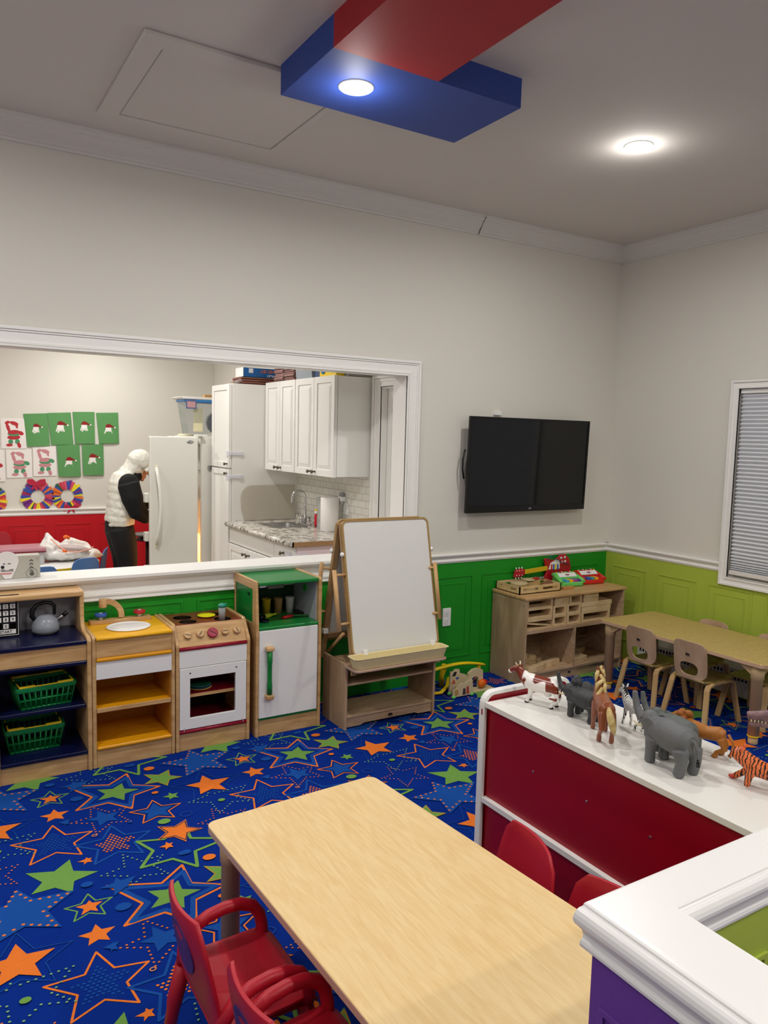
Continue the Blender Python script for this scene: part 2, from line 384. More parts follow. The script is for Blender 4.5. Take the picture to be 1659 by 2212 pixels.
def carpet():
    b = B(); b.add([(XL, YF, 0), (XR, YF, 0), (XR, YB, 0), (XL, YB, 0), (XL, YF, -.05), (XR, YF, -.05), (XR, YB, -.05), (XL, YB, -.05)],
                   [(0, 1, 2, 3), (4, 7, 6, 5), (0, 4, 5, 1), (1, 5, 6, 2), (2, 6, 7, 3), (3, 7, 4, 0)], 0)
    def full(tips):
        out = []
        for i in range(5):
            def cr(a, c, d, e):
                x1, y1 = a; x2, y2 = c; x3, y3 = d; x4, y4 = e
                D = (x1 - x2) * (y3 - y4) - (y1 - y2) * (x3 - x4)
                A = x1 * y2 - y1 * x2; C = x3 * y4 - y3 * x4
                return ((A * (x3 - x4) - (x1 - x2) * C) / D, (A * (y3 - y4) - (y1 - y2) * C) / D)
            t = tips
            p = cr(t[i], t[(i + 2) % 5], t[(i + 1) % 5], t[(i - 1) % 5])
            cx_ = sum(q[0] for q in t) / 5; cy_ = sum(q[1] for q in t) / 5
            p = (cx_ + (p[0] - cx_) * 1.22, cy_ + (p[1] - cy_) * 1.22)
            out += [t[i], p]
        return out
    def inside(p, poly):
        c = False; n = len(poly)
        for i in range(n):
            (x1, y1), (x2, y2) = poly[i], poly[i - 1]
            if (y1 > p[1]) != (y2 > p[1]) and p[0] < (x2 - x1) * (p[1] - y1) / (y2 - y1) + x1: c = not c
        return c
    def clipok(p): return XL + .02 < p[0] < XR - .02 and YF + .02 < p[1] < YB - .01
    def disc(p, r, z, m, n=8, sx=1.0):
        if clipok(p): b.add([(p[0] + r * sx * math.cos(2 * PI * k / n), min(YB, p[1] + r * .8 * math.sin(2 * PI * k / n)), z) for k in range(n)], [tuple(range(n))], m)
    def stroke(poly, w_, z, m):
        w_ *= .8
        n = len(poly)
        z0_ = z
        for i in range(n):
            z = z0_ + .000004 * i
            a = Vector((*poly[i], 0)); c = Vector((*poly[(i + 1) % n], 0)); d = (c - a)
            if not (clipok(a) and clipok(c)): continue
            o = Vector((-d.y, d.x, 0)).normalized() * w_ / 2; q = Vector((0, 0, z))
            b.add([a - o + q, c - o + q, c + o + q, a + o + q], [(0, 1, 2, 3)], m)
            b.add([(a.x + w_ / 2 * math.cos(2 * PI * k / 8), a.y + w_ / 2 * math.sin(2 * PI * k / 8), z + .00004 + .000005 * i) for k in range(8)], [tuple(range(8))], m)
    rnd = random.Random(3)
    for li, (kind, col, w_, tips) in enumerate(STARS):
        z = .0004 + .00012 * li; m = CK.index(col)
        for i in range(-3, 6):
            for j in range(-3, 5):
                ox, oy = i * PX, j * PY
                if ox > XR or oy > YB or ox < XL - 1 or oy < YF - 1: continue
                T = [(x + ox, y + oy) for x, y in tips]
                if kind == 'dot':
                    if col.startswith('ring'): stroke([(T[0][0] + w_ * math.cos(k * PI / 6), T[0][1] + w_ * .8 * math.sin(k * PI / 6)) for k in range(12)], .005, z, m)
                    else: disc(T[0], w_, z, m, 14)
                    continue
                P = full(T)
                if kind == 'fill':
                    if all(clipok(p) for p in P):
                        b.add([(x, y, z) for x, y in P], [tuple(range(10))], m)
                    elif any(clipok(p) for p in P):
                        b.add([(min(XR, max(XL, x)), min(YB, max(YF, y)), z) for x, y in P], [tuple(range(10))], m)
                elif kind == 'outline': stroke(P, w_, z, m)
                elif kind == 'dotline':
                    for k in range(10):
                        a, c = P[k], P[(k + 1) % 10]; L = math.dist(a, c); nn = max(1, round(L / (w_ * 2.3)))
                        for q in range(nn):
                            t = q / nn; disc((a[0] + (c[0] - a[0]) * t, a[1] + (c[1] - a[1]) * t), w_ / 2, z, m, 6)
                elif kind == 'dotfill':
                    x0 = min(p[0] for p in P); x1 = max(p[0] for p in P); y0 = min(p[1] for p in P); y1 = max(p[1] for p in P)
                    st = w_ * 1.45; yy = y0; r_ = 0
                    while yy < y1:
                        xx = x0 + (st / 2 if r_ % 2 else 0)
                        while xx < x1:
                            if inside((xx, yy), P): disc((xx, yy), w_ / 2, z, m, 6)
                            xx += st
                        yy += st * .85; r_ += 1
    ms = []
    for k in CK:
        ms.append(mat('carpet ' + k, CCOL[k], 0.95, bump=0.7, bscale=700, var=0.18, vscale=260, spec=0.1))
    return struct('floor', b, ms)
carpet()
b = B().box(-1.6, YB, -.05, XK + .4, YK + .1, -.0005); struct('floor', b, mat('kitchen tile', '8A7F72', 0.4))
b = B().box(XL, YF, CEIL, XR, YB + .07, CEIL + .1); struct('ceiling', b, CEILM)
b = B().box(-1.6, YB2, ZK, XK + .4, YK + .1, ZK + .1); struct('ceiling', b, CEILM)
# ---- walls
OX0, OX1, OZ0, OZ1 = -1.5, 2.61, .84, 2.0
b = B().box(XL, YB, 0, OX0, YB2, CEIL).box(OX1, YB, 0, XR + .1, YB2, CEIL).box(OX0, YB, 0, OX1, YB2, OZ0).box(OX0, YB, OZ1, OX1, YB2, CEIL)
struct('wall_back', b, WALL)
WY0, WY1, WZ0, WZ1 = 1.75, 2.99, .76, 1.96         # window hole in the right wall
b = B().box(XR, YF, 0, XR + .12, WY0, CEIL).box(XR, WY1, 0, XR + .12, YB, CEIL).box(XR, WY0, 0, XR + .12, WY1, WZ0).box(XR, WY0, WZ1, XR + .12, WY1, CEIL)
struct('wall_right', b, WALL)
struct('wall_left', B().box(XL - .1, YF, 0, XL, YB2, CEIL), WALL)
struct('wall_front', B().box(XL - .1, YF - .1, 0, XR + .12, YF, CEIL), WALL)
DY0, DY1 = 4.15, 4.37
b = B().box(XK, DY1, 0, XK + .1, YK, ZK).box(XK, DY0, 1.925, XK + .1, DY1, ZK).box(XK, YB2, 0, XK + .1, DY0, ZK)
struct('wall_kitchen_right', b, WALL)
struct('wall_kitchen_back', B().box(-1.6, YK, 0, XK + .1, YK + .1, ZK), WALL)
struct('wall_kitchen_left', B().box(-1.6, YB2, 0, -1.5, YK, ZK), WALL)
# ---- wainscots with raised panel mouldings
def panel(b, ax, plane, sgn, a0, a1, z0, z1, m=0):
    for ins, wd, dp in ((0, .010, .005), (.05, .007, .0035)):
        o = [(a0 + ins, z0 + ins), (a1 - ins, z0 + ins), (a1 - ins, z1 - ins), (a0 + ins, z1 - ins)]
        i_ = [(a0 + ins + wd, z0 + ins + wd), (a1 - ins - wd, z0 + ins + wd), (a1 - ins - wd, z1 - ins - wd), (a0 + ins + wd, z1 - ins - wd)]
        ringprism(b, o, i_, ax, plane, plane + sgn * dp, m)
    b.box(*((a0 + .06, min(plane, plane + sgn * .0015), z0 + .06, a1 - .06, max(plane, plane + sgn * .0015), z1 - .06) if ax == 'y' else
            (min(plane, plane + sgn * .0015), a0 + .06, z0 + .06, max(plane, plane + sgn * .0015), a1 - .06, z1 - .06)), m)
b = B().box(XL, YB - .006, 0, XR, YB, .79)
x = 1.28 - .3927 * 9
while x < 4.4:
    if x > XL: panel(b, 'y', YB - .006, -1, x, min(x + .315, 4.40), .145, .695)
    x += .3927
struct('trim_1', b, GREEN, .0012)
b = B().box(XR - .006, WY1 + .055, 0, XR, YB - .006, .79).box(XR - .006, YF, 0, XR, WY1 + .055, .71)
y = 3.607 + .317
b2 = B()
while y > YF + .4:
    hi = .695 if y - .2 > 3.0 or True else .6
    panel(b, 'x', XR - .006, -1, y - .317, y, .145, min(hi, .69))
    y -= .406
struct('trim_2', b, LIME, .0012)
b = B().box(-1.5, YK - .006, 0, XK, YK, .79)
x = 1.108 - .403 * 6
while x < 2.3:
    panel(b, 'y', YK - .006, -1, x, x + .315, .145, .70); x += .403
struct('trim_3', b, REDW, .0012)
# ---- chair rails, crown, casings
def rail(b, ax, a0, a1, plane, z0, z1, sgn=-1, m=0):
    h = z1 - z0
    P = [(0, 0), (.010, 0), (.012, .12 * h), (.016, .18 * h), (.014, .32 * h), (.010, .45 * h), (.020, .72 * h), (.026, .82 * h), (.026, .94 * h), (.022, h), (0, h)]
    b.prism([(plane + sgn * p, z0 + q) for p, q in P], ax, a0, a1, m)
b = B(); rail(b, 'x', 2.69, XR, YB, .784, .845); struct('trim_4', b, TRIM)
b = B(); rail(b, 'y', 3.035, YB, XR, .784, .845); struct('trim_5', b, TRIM)
b = B(); rail(b, 'x', -1.5, XK, YK, .784, .845); struct('trim_6', b, TRIM)
def crown(b, ax, a0, a1, plane, sgn, zc):
    P = [(0, -.107), (.010, -.107), (.012, -.094), (.018, -.090), (.022, -.080), (.045, -.055), (.062, -.032), (.070, -.028), (.072, -.018), (.080, -.014), (.080, 0), (0, 0)]
    b.prism([(plane + sgn * p, zc + q) for p, q in P], ax, a0, a1)
b = B(); crown(b, 'x', XL, XR, YB, -1, CEIL); struct('trim_7', b, mat('crown white', 'DEDBD6', .5))
struct('trim_17', B().prism([(YB, 2.893), (YB - .0125, 2.892), (YB - .047, 2.944), (YB - .0815, 2.984), (YB - .0815, 2.9995), (YB, 2.9995)], 'x', 3.102, 3.1045), mat('joint shadow', '6E6A66', .9))
b = B(); crown(b, 'y', YF, YB, XR, -1, CEIL); struct('trim_8', b, MATS['crown white'])
# casing round the pass-through opening
b = B()
for (o0, o1, dp) in ((0, .095, .012), (0, .016, .024), (.016, .026, .018), (.070, .082, .017), (.086, .095, .020)):
    # offsets from the outer edge inwards
    b.box(OX0 - .08 + o0, YB - dp, 2.067 - o1, 2.69 - o0, YB, 2.067 - o0)
    b.box(2.69 - o1, YB - dp, .865, 2.69 - o0, YB, 2.067 - o1)
    b.box(OX0 - .08 + o0, YB - dp, .865, OX0 - .08 + o1, YB, 2.067 - o1)
struct('trim_9', b, TRIM, .0015)
b = B().box(OX1 - .015, YB - .005, .865, OX1, YB2 + .01, 1.985).box(OX0, YB - .005, 1.975, OX1, YB2 + .01, 1.99).box(OX0, YB - .005, .865, OX0 + .012, YB2 + .01, 1.985)
struct('trim_10', b, TRIM)
b = B().box(OX0 - .1, YB - .045, .846, 2.70, YB2 + .05, .865)
b.box(OX0 - .1, YB - .036, .836, 2.70, YB, .846).box(OX0 - .1, YB - .026, .828, 2.70, YB, .836)
b.box(OX0 - .1, YB - .008, .772, 2.69, YB, .828)
b.box(OX0 - .1, YB - .022, .757, 2.69, YB, .772).box(OX0 - .1, YB - .016, .747, 2.69, YB, .757).box(OX0 - .1, YB - .024, .735, 2.69, YB, .747)
struct('trim_11', b, TRIM, .003)
# kitchen door casing and door
b = B()
for (o0, o1, dp) in ((0, .095, .012), (0, .02, .024), (.03, .05, .018), (.075, .095, .016)):
    b.box(XK - dp, DY1 + .10 - o1, 0, XK, DY1 + .10 - o0, 1.995 - o1 * .72)
    b.box(XK - dp, YB2 + .01, 1.995 - o1 * .72, XK, DY1 + .10 - o0, 1.995 - o0 * .72)
b.box(XK - .004, DY1 - .005, 0, XK + .038, DY1 + .006, 1.93).box(XK, DY0, 1.915, XK + .11, DY1, 1.93)
struct('trim_12', b, TRIM, .002)
d = struct('door_1', B().box(XK + .04, DY0 - .002, 0, XK + .08, DY1 + .006, 1.93), TRIM)
b = B(); ringprism(b, [(DY0 + .01, .1), (DY1 - .05, .1), (DY1 - .05, 1.8), (DY0 + .01, 1.8)], [(DY0 + .02, .12), (DY1 - .065, .12), (DY1 - .065, 1.78), (DY0 + .02, 1.78)], 'x', XK + .032, XK + .04)
part('door_panel', b, TRIM, d, .002)
# subway tile splash and ledge on the kitchen's right wall
m = mat('splash tile', 'E4E2DA', 0.25); nt = m.node_tree
tc = nt.nodes.new('ShaderNodeTexCoord'); mp = nt.nodes.new('ShaderNodeMapping'); mp.inputs['Rotation'].default_value = (0, PI / 2, PI / 2)
bk = nt.nodes.new('ShaderNodeTexBrick'); bk.inputs['Color1'].default_value = lin('E4E2DA'); bk.inputs['Color2'].default_value = lin('DFDDD5'); bk.inputs['Mortar'].default_value = lin('A9A7A0')
bk.inputs['Scale'].default_value = 1; bk.inputs['Brick Width'].default_value = .1; bk.inputs['Row Height'].default_value = .05; bk.inputs['Mortar Size'].default_value = .0016
sp_ = nt.nodes.new('ShaderNodeSeparateXYZ'); cb_ = nt.nodes.new('ShaderNodeCombineXYZ')
nt.links.new(tc.outputs['Object'], sp_.inputs[0]); nt.links.new(sp_.outputs[1], cb_.inputs[0]); nt.links.new(sp_.outputs[2], cb_.inputs[1])
nt.links.new(cb_.outputs[0], bk.inputs['Vector']); nt.links.new(bk.outputs['Color'], nt.nodes['Principled BSDF'].inputs['Base Color'])
struct('trim_13', B().box(XK - .006, 4.49, .91, XK, 5.695, 1.325), m)
# ---- window with pleated shade
b = B()
for (o0, o1, dp) in ((0, .052, .014), (0, .014, .024), (.04, .052, .02)):
    Y0, Y1, Z0, Z1 = WY0 - .045, WY1 + .045, .705, 2.007
    ringprism(b, [(Y0 + o0, Z0 + o0), (Y1 - o0, Z0 + o0), (Y1 - o0, Z1 - o0), (Y0 + o0, Z1 - o0)], [(Y0 + o1, Z0 + o1), (Y1 - o1, Z0 + o1), (Y1 - o1, Z1 - o1), (Y0 + o1, Z1 - o1)], 'x', XR - dp, XR)
win = struct('window_1', b, TRIM, .0015)
b = B(); ringprism(b, [(WY0, WZ0), (WY1, WZ0), (WY1, WZ1), (WY0, WZ1)], [(WY0 + .03, WZ0 + .04), (WY1 - .03, WZ0 + .04), (WY1 - .03, WZ1 - .02), (WY0 + .03, WZ1 - .02)], 'x', XR + .05, XR + .11)
part('window_sash', b, TRIM, win)
part('window_pane', B().box(XR + .08, WY0 + .02, WZ0 + .02, XR + .085, WY1 - .02, WZ1 - .01), mat('night glass', '15191F', .05), win)
zz = 1.925; prof = []; st = .0245; k = 0
while zz > .80:
    prof.append((XR + (.006 if k % 2 else .03), zz)); k += 1
    st2 = .0128 if zz > .93 else .0128 - (.93 - zz) / .13 * .008
    zz -= max(st2, .004)
prof += [(p[0] + .004, p[1]) for p in prof[::-1]]
sh = tag(part('pleated_blind', B().prism(prof, 'y', WY0 + .012, WY1 - .012), mat('blind fabric', 'E4E6EA', .8)), 'white pleated window blind drawn down in the right wall window', 'blind')
part('head_rail', B().box(XR + .002, WY0 + .01, 1.925, XR + .036, WY1 - .01, 1.955), TRIM, sh, .003)
part('bottom_rail', B().box(XR + .002, WY0 + .01, .775, XR + .034, WY1 - .01, .80), mat('blind rail', 'E8E2DC', .5), sh, .003)
# ---- attic hatch, soffit
b = B()
HX0, HX1, HY0, HY1 = .813, 1.535, 2.95, 3.65
ringprism(b, [(HX0 - .085, HY0 - .085), (HX1 + .03, HY0 - .085), (HX1 + .03, HY1 + .05), (HX0 - .085, HY1 + .05)], [(HX0, HY0), (HX1, HY0), (HX1, HY1), (HX0, HY1)], 'z', CEIL - .018, CEIL)
h = thing('ceiling_hatch', 'white framed access hatch panel in the ceiling beside the blue soffit', 'hatch', (1.17, 3.3, CEIL - .02))
part('hatch_frame', b, CEILM, h, .004)
part('hatch_panel', B().box(HX0 + .004, HY0 + .004, CEIL - .012, HX1 - .004, HY1 - .004, CEIL - .001), CEILM, h, .002)
sf = thing('ceiling_soffit', 'boxed blue and red soffit hanging under the grey white ceiling', 'soffit', (1.65, 2.6, 2.89))
part('blue_section', B().box(1.235, 2.41, 2.89, 2.06, 2.845, CEIL), BLUEC, sf)
part('red_section', B().box(1.235, -.6, 2.89, 1.665, 2.41, CEIL), REDC, sf)
GLOW = emis('lit diffuser', 'FFF8EC', 14)
for i, (x, y, z) in enumerate(LIGHTS + KLIGHTS):
    lab = ['round recessed light in the blue soffit', 'round recessed light in the ceiling right of the soffit', 'round recessed light in the ceiling left of the frame',
           'round recessed light in the red soffit near the camera'][i] if i < 4 else ('round recessed light in the play room ceiling behind the camera' if i < 9 else 'round recessed light in the kitchen ceiling')
    t = thing('recessed_light', lab, 'ceiling light', (x, y, z), 'recessed ceiling lights')
    part('trim_ring', B().lathe([(.050, z - .004), (.062, z - .006), (.068, z - .001), (.068, z)], (x, y, 0), 28), TRIM, t)
    part('lens', B().lathe([(.0, z - .003), (.050, z - .004)], (x, y, 0), 28), GLOW, t)
# ---- half wall by the camera: purple outside, lime inside, white moulded cap
HZ = .9
CX0, CX1, CY0, CY1 = .837, .965, .688, .778
b = B().box(CX0 + .022, -1.6, 0, CX1 - .03, CY1 - .02, HZ - .075)
hw = struct('wall_partition', b, PURPLE)
b = B().box(CX0 + .022 + .1, CY0 + .008, 0, 3.2, CY1 - .015, HZ - .07)
struct('wall_partition_arm', b, LIME)
b = B()
y = .737
for k in range(5):
    panel(b, 'x', CX0 + .022, -1, y - .37, y, .12, .752); y -= .46
struct('trim_14', b, PURPLE, .001)
b = B()
panel(b, 'y', CY0 + .008, -1, .975, 1.217, .12, .742)
x = 1.30
for k in range(4):
    panel(b, 'y', CY0 + .008, -1, x, x + .33, .12, .742); x += .42
struct('trim_15', b, LIME, .001)
def cap_prof(s):   # (outwards offset, z) of the moulded edge, from the top down
    return [(-a * s, HZ - c) for a, c in ((0, 0), (.008, .0003), (.0115, .002), (.0125, .005), (.0145, .0062), (.0185, .007), (.0225, .010), (.026, .015), (.0282, .021), (.0278, .027), (.024, .033), (.0175, .039),
            (.0125, .045), (.0100, .052), (.0105, .0575), (.0135, .0605), (.0152, .065), (.0145, .070), (.010, .0745), (.004, .078))]
# sweep the profile round the L-shaped plan
def sweepcap():
    b = B(); P = cap_prof(1)
    o = .026
    plan = [(CX0 + o, -1.6, -1, 0), (CX0 + o, CY1 - .008, -1, .3), (3.2, CY1 - .008, 0, .3)]
    L1 = [[(x + p * (1 if nx else 0), y - p * (1 if ny else 0) * (1 if ny else 0) * (.3), z) for (p, z) in P] for (x, y, nx, ny) in plan]
    L2 = [[(3.2, CY0 + .018 + p, z) for (p, z) in P], [(CX1, CY0 + .018 + p, z) for (p, z) in P]]
    n = len(P)
    for L in (L1, L2):
        vs = [q for r in L for q in r]; fs = []
        for i in range(len(L) - 1):
            for k in range(n - 1): fs.append((i * n + k, i * n + k + 1, (i + 1) * n + k + 1, (i + 1) * n + k))
        b.add(vs, fs, 0, False)
    b.prism([(CX0 + o, -1.6), (CX1, -1.6), (CX1, CY0 + .018), (3.2, CY0 + .018), (3.2, CY1 - .008), (CX0 + o, CY1 - .008)], 'z', HZ - .078, HZ - .0001)
    return b
struct('trim_16', sweepcap(), mat('cap gloss white', 'F1F1F0', .28), 0)
# ---- baseboard heater on the right wall
t = thing('baseboard_heater', 'white baseboard heater with a perforated grille along the lime wall', 'heater', (4.39, 2.6, 0))
part('heater_cover', B().prism([(4.37, .03), (4.434, .03), (4.434, .25), (4.40, .25), (4.37, .20)], 'y', 1.2, 3.6), FRW, t, .003)
b = B()
for k in range(96): 
    yy = 1.22 + k * .0247
    for r_ in range(2): b.box(4.366, yy, .13 + r_ * .03, 4.371, yy + .012, .15 + r_ * .03)
part('grille', b, DARK, t)

# ================================================================ PLAY KITCHEN ROW
FY, BY = 3.655, 3.985
def side_panel(parent, x0, x1, prof, mats=MAPLE):
    return part('side_panel', B().prism(prof, 'x', x0, x1), mats, parent, .005, 3)
# ---- microwave hutch
t = thing('play_microwave_unit', 'navy and maple play kitchen hutch with toy microwave, leftmost of the row', 'play kitchen', (.48, 3.82, 0), 'play kitchen units')
prof = [(FY, 0), (BY, 0), (BY, .826)] + [(3.84, .826), (3.828, .815), (3.828, .70), (3.815, .66), (3.78, .642), (3.70, .640), (FY + .012, .636), (FY, .622)]
side_panel(t, .652, .672, prof); side_panel(t, .262, .282, prof)
part('counter', B().box(.282, FY, .608, .652, BY, .628), NAVY, t, .004)
part('apron', B().box(.282, FY + .01, .53, .652, FY + .028, .608), MAPLEX, t, .002)
part('shelf', B().box(.282, FY + .004, .512, .652, BY, .53), NAVY, t, .004)
part('shelf', B().box(.282, FY + .03, .298, .652, BY, .316), NAVY, t, .004)
part('shelf', B().box(.282, FY, .082, .652, BY, .10), NAVY, t, .004)
part('kick_board', B().box(.282, FY + .012, 0, .652, FY + .03, .082), MAPLEX, t, .002)
part('top_board', B().box(.270, 3.822, .800, .665, BY, .824), MAPLEX, t, .006, 3)
part('back_panel', B().box(.282, BY - .012, .628, .652, BY, .80), mat('grey board', 'A8A9B2', .6), t)
part('back_panel', B().box(.282, BY - .012, .10, .652, BY, .512), NAVYD, t)
b = B().box(.275, 3.858, .632, .391, 3.874, .826)
b.box(.275, 3.8565, .634, .389, 3.8585, .824, 1)
K = [('1', '2', '3'), ('4', '5', '6'), ('7', '8', '9'), ('', '0', '')]
mw = part('microwave_door', b, [BLACK, BLACK], t)
b = B()
ringprism(b, [(.278, .637), (.388, .637), (.388, .822), (.278, .822)], [(.280, .639), (.386, .639), (.386, .820), (.280, .820)], 'y', 3.8555, 3.857)
def key(cx, cz, w_, h_, txt, sz):
    b.box(cx - w_ / 2, 3.8548, cz - h_ / 2, cx + w_ / 2, 3.857, cz + h_ / 2, 0)
    if txt: b.text(txt, sz, faceY(cx, 3.854, cz), 1, .0006)
key(.334, .802, .084, .020, '12:00', .019)
for r_ in range(4):
    for c in range(3):
        key(.305 + c * .0295, .774 - r_ * .031, .022, .022, K[r_][c], .019)
key(.305, .681, .022, .022, 'STOP', .0075); key(.364, .681, .022, .022, 'CLEAR', .0065)
key(.334, .655, .084, .020, 'START', .018)
part('keypad', b, [WHITE, INK], mw)
# kettle
t = thing('toy_kettle', 'grey toy kettle with black handle on the navy counter', 'kettle', (.505, 3.87, .628))
part('body', B().lathe([(0, .632), (.05, .632), (.062, .645), (.061, .668), (.050, .695), (.030, .712), (.018, .716), (0, .717)], (.505, 3.87, 0), 32), mat('kettle grey', '8E949E', .25, coat=.3), t)
part('base', B().lathe([(0, .628), (.055, .628), (.058, .636), (.05, .638)], (.505, 3.87, 0), 32), BLACK, t)
part('spout', B().tube([(.545, 3.868, .68), (.575, 3.866, .70), (.598, 3.865, .718)], [.012, .009, .007], 12), STEEL, t)
part('spout_cap', B().tube([(.582, 3.866, .705), (.603, 3.865, .722)], [.0105, .010], 12), BLACK, t)
part('handle', B().tube([(.462, 3.87, .690), (.447, 3.87, .715), (.450, 3.87, .742), (.468, 3.87, .765), (.50, 3.87, .776), (.530, 3.87, .772), (.545, 3.87, .755), (.545, 3.87, .715)], [.010, .012, .012, .010, .009, .009, .009, .008], 12), BLACK, t)
# baskets
def basket(cx, cy, z, w_, d_, h_, rot, label):
    t = thing('shopping_basket', label, 'basket', (cx, cy, z), 'toy shopping baskets')
    b = B(); n = 10
    wt, dt = w_ / 2, d_ / 2; wb, db = wt * .84, dt * .84
    def P(u, v, k):   # k 0 bottom..1 rim
        return (cx + u * (wb + (wt - wb) * k), cy + v * (db + (dt - db) * k), z + h_ * k)
    b.box(cx - wb, cy - db, z, cx + wb, cy + db, z + .004)
    for k in (.05, .42, .80):
        b.tube([P(-1, -1, k), P(1, -1, k), P(1, 1, k), P(-1, 1, k)], .0048, 4, close=True)
    for s_ in (-1, 1):
        for q in range(n + 1):
            u = -1 + 2 * q / n
            b.tube([P(u, s_, 0), P(u, s_, .85)], .0042, 4)
        for q in range(7):
            u = -1 + 2 * q / 6
            b.tube([P(s_, u, 0), P(s_, u, .85)], .0042, 4)
    part('basket_body', b, GRNP, t)
    b = B(); o = rrect(cx - wt - .006, cy - dt - .006, cx + wt + .006, cy + dt + .006, .015); i_ = rrect(cx - wt + .004, cy - dt + .004, cx + wt - .004, cy + dt - .004, .010)
    ringprism(b, o, i_, 'z', z + h_ * .82, z + h_); part('rim', b, GRNP, t, .002)
    for s_ in (-1, 1):
        b = B(); ww = wt - .012
        for (u0, u1) in ((-1, -.42), (.42, 1)):
            b.box(cx + ww * u0, cy + s_ * (dt - .002) - .007, z + h_, cx + ww * u1, cy + s_ * (dt - .002) + .007, z + h_ + .008)
        b.tube([(cx - ww, cy + s_ * dt, z + h_ + .002), (cx + ww, cy + s_ * dt, z + h_ + .002)], .0032, 6)
        b.tube([(cx - ww, cy + s_ * dt, z + h_ + .004), (cx - ww, cy + s_ * (dt - .06), z + h_ + .006)], .004, 6)
        b.tube([(cx + ww, cy + s_ * dt, z + h_ + .004), (cx + ww, cy + s_ * (dt - .06), z + h_ + .006)], .004, 6)
        part('handle', b, GOLDR, t, .002)
    t.rotation_euler.z = rot
basket(.476, 3.80, .316, .255, .18, .108, .10, 'green toy shopping basket on the middle navy shelf')
basket(.435, 3.84, .100, .25, .18, .118, .02, 'green toy shopping basket on the bottom navy shelf')
# ---- sink unit
t = thing('play_sink_unit', 'yellow topped maple play sink unit with wooden faucet', 'play kitchen', (.87, 3.82, 0), 'play kitchen units')
prof = [(FY, 0), (BY, 0), (BY, .640), (FY + .012, .640), (FY, .628)]
side_panel(t, .674, .692, prof); side_panel(t, 1.045, 1.062, prof)
b = B(); n = 32
# counter with an oval hole for the bowl
ex, ey, ea, eb = .873, 3.80, .098, .090
o = [(.692, FY - .004), (1.045, FY - .004), (1.045, BY), (.692, BY)]
outer = []
for k in range(n):
    a = 2 * PI * k / n; dx, dy = math.cos(a), math.sin(a)
    tt = min(((1.045 if dx > 0 else .692) - ex) / dx if abs(dx) > 1e-6 else 9, ((BY if dy > 0 else FY - .004) - ey) / dy if abs(dy) > 1e-6 else 9)
    outer.append((ex + dx * tt, ey + dy * tt))
for q in range(4):      # snap nearest outline points to the corners
    j = min(range(n), key=lambda i: math.dist(outer[i], o[q])); outer[j] = o[q]
inner = [(ex + (ea - .006) * math.cos(2 * PI * k / n), ey + (eb - .006) * math.sin(2 * PI * k / n)) for k in range(n)]
ringprism(b, outer, inner, 'z', .616, .632)
part('counter', b, YEL, t)
part('counter_edge', B().tube([(.692, FY - .002, .624), (1.045, FY - .002, .624)], .008, 10), YEL, t)
part('bowl', B().lathe([(.104, .634), (.106, .637), (.101, .639), (.094, .634), (.088, .61), (.06, .585), (0, .580)], (ex, ey, 0), 32, sy=.91), WHITEP, t)
part('apron', B().box(.692, FY + .002, .534, 1.045, FY + .02, .614), MAPLEX, t, .002)
part('shelf', B().box(.692, FY - .006, .514, 1.045, BY, .533), YELD, t, .006)
part('apron_panel', B().box(.692, FY + .002, .43, 1.045, FY + .018, .514), WHITE, t, .001)
part('shelf', B().box(.692, FY + .012, .270, 1.045, BY, .288, 0).box(.694, FY + .004, .268, 1.043, FY + .012, .289, 1), [YELD, MAPLEX], t, .002)
part('shelf', B().box(.692, FY - .006, .087, 1.045, BY, .105), YELD, t, .008, 3)
part('kick_board', B().box(.692, FY + .006, 0, 1.045, FY + .022, .087), MAPLEX, t, .002)
part('back_panel', B().box(.692, BY - .008, .105, 1.045, BY, .616), mat('amber board', 'B97C1C', .6), t)
part('side_liner', B().box(1.041, FY + .02, .105, 1.045, BY - .01, .514), MATS['amber board'], t)
tp = part('faucet_base', B().box(.712, 3.905, .632, 1.012, 3.95, .652), MAPLEX, t, .003)
pts = [(.874, .652), (.876, .68), (.866, .71), (.845, .735), (.82, .748), (.79, .750)]
b = B(); b.prism(arc(.79, .665, .091, 90, -8, 10) + arc(.79, .665, .063, -8, 90, 10), 'y', 3.916, 3.938)
fa = part('faucet_spout', b, MAPLEX, t, .003)
part('spout_nozzle', B().lathe([(0, .712), (.018, .713), (.020, .716), (.020, .752), (.018, .756), (0, .756)], (.778, 3.927, 0), 24), MAPLE, fa)
for x, mm, nm in ((.767, BLUEP, 'blue faucet knob'), (.957, mat('knob red', 'B0202E', .4), 'red faucet knob')):
    k_ = tag(part('faucet_knob', B().lathe([(0, .667), (.026, .667), (.029, .670), (.029, .681), (.026, .684), (0, .684)], (x, 3.927, 0), 24), mm, t), nm)
    part('knob_stem', B().lathe([(.010, .652), (.010, .668)], (x, 3.927, 0), 16).lathe([(0, .684), (.008, .684), (.008, .6855), (0, .6856)], (x, 3.927, 0), 12), WHITEP, k_)
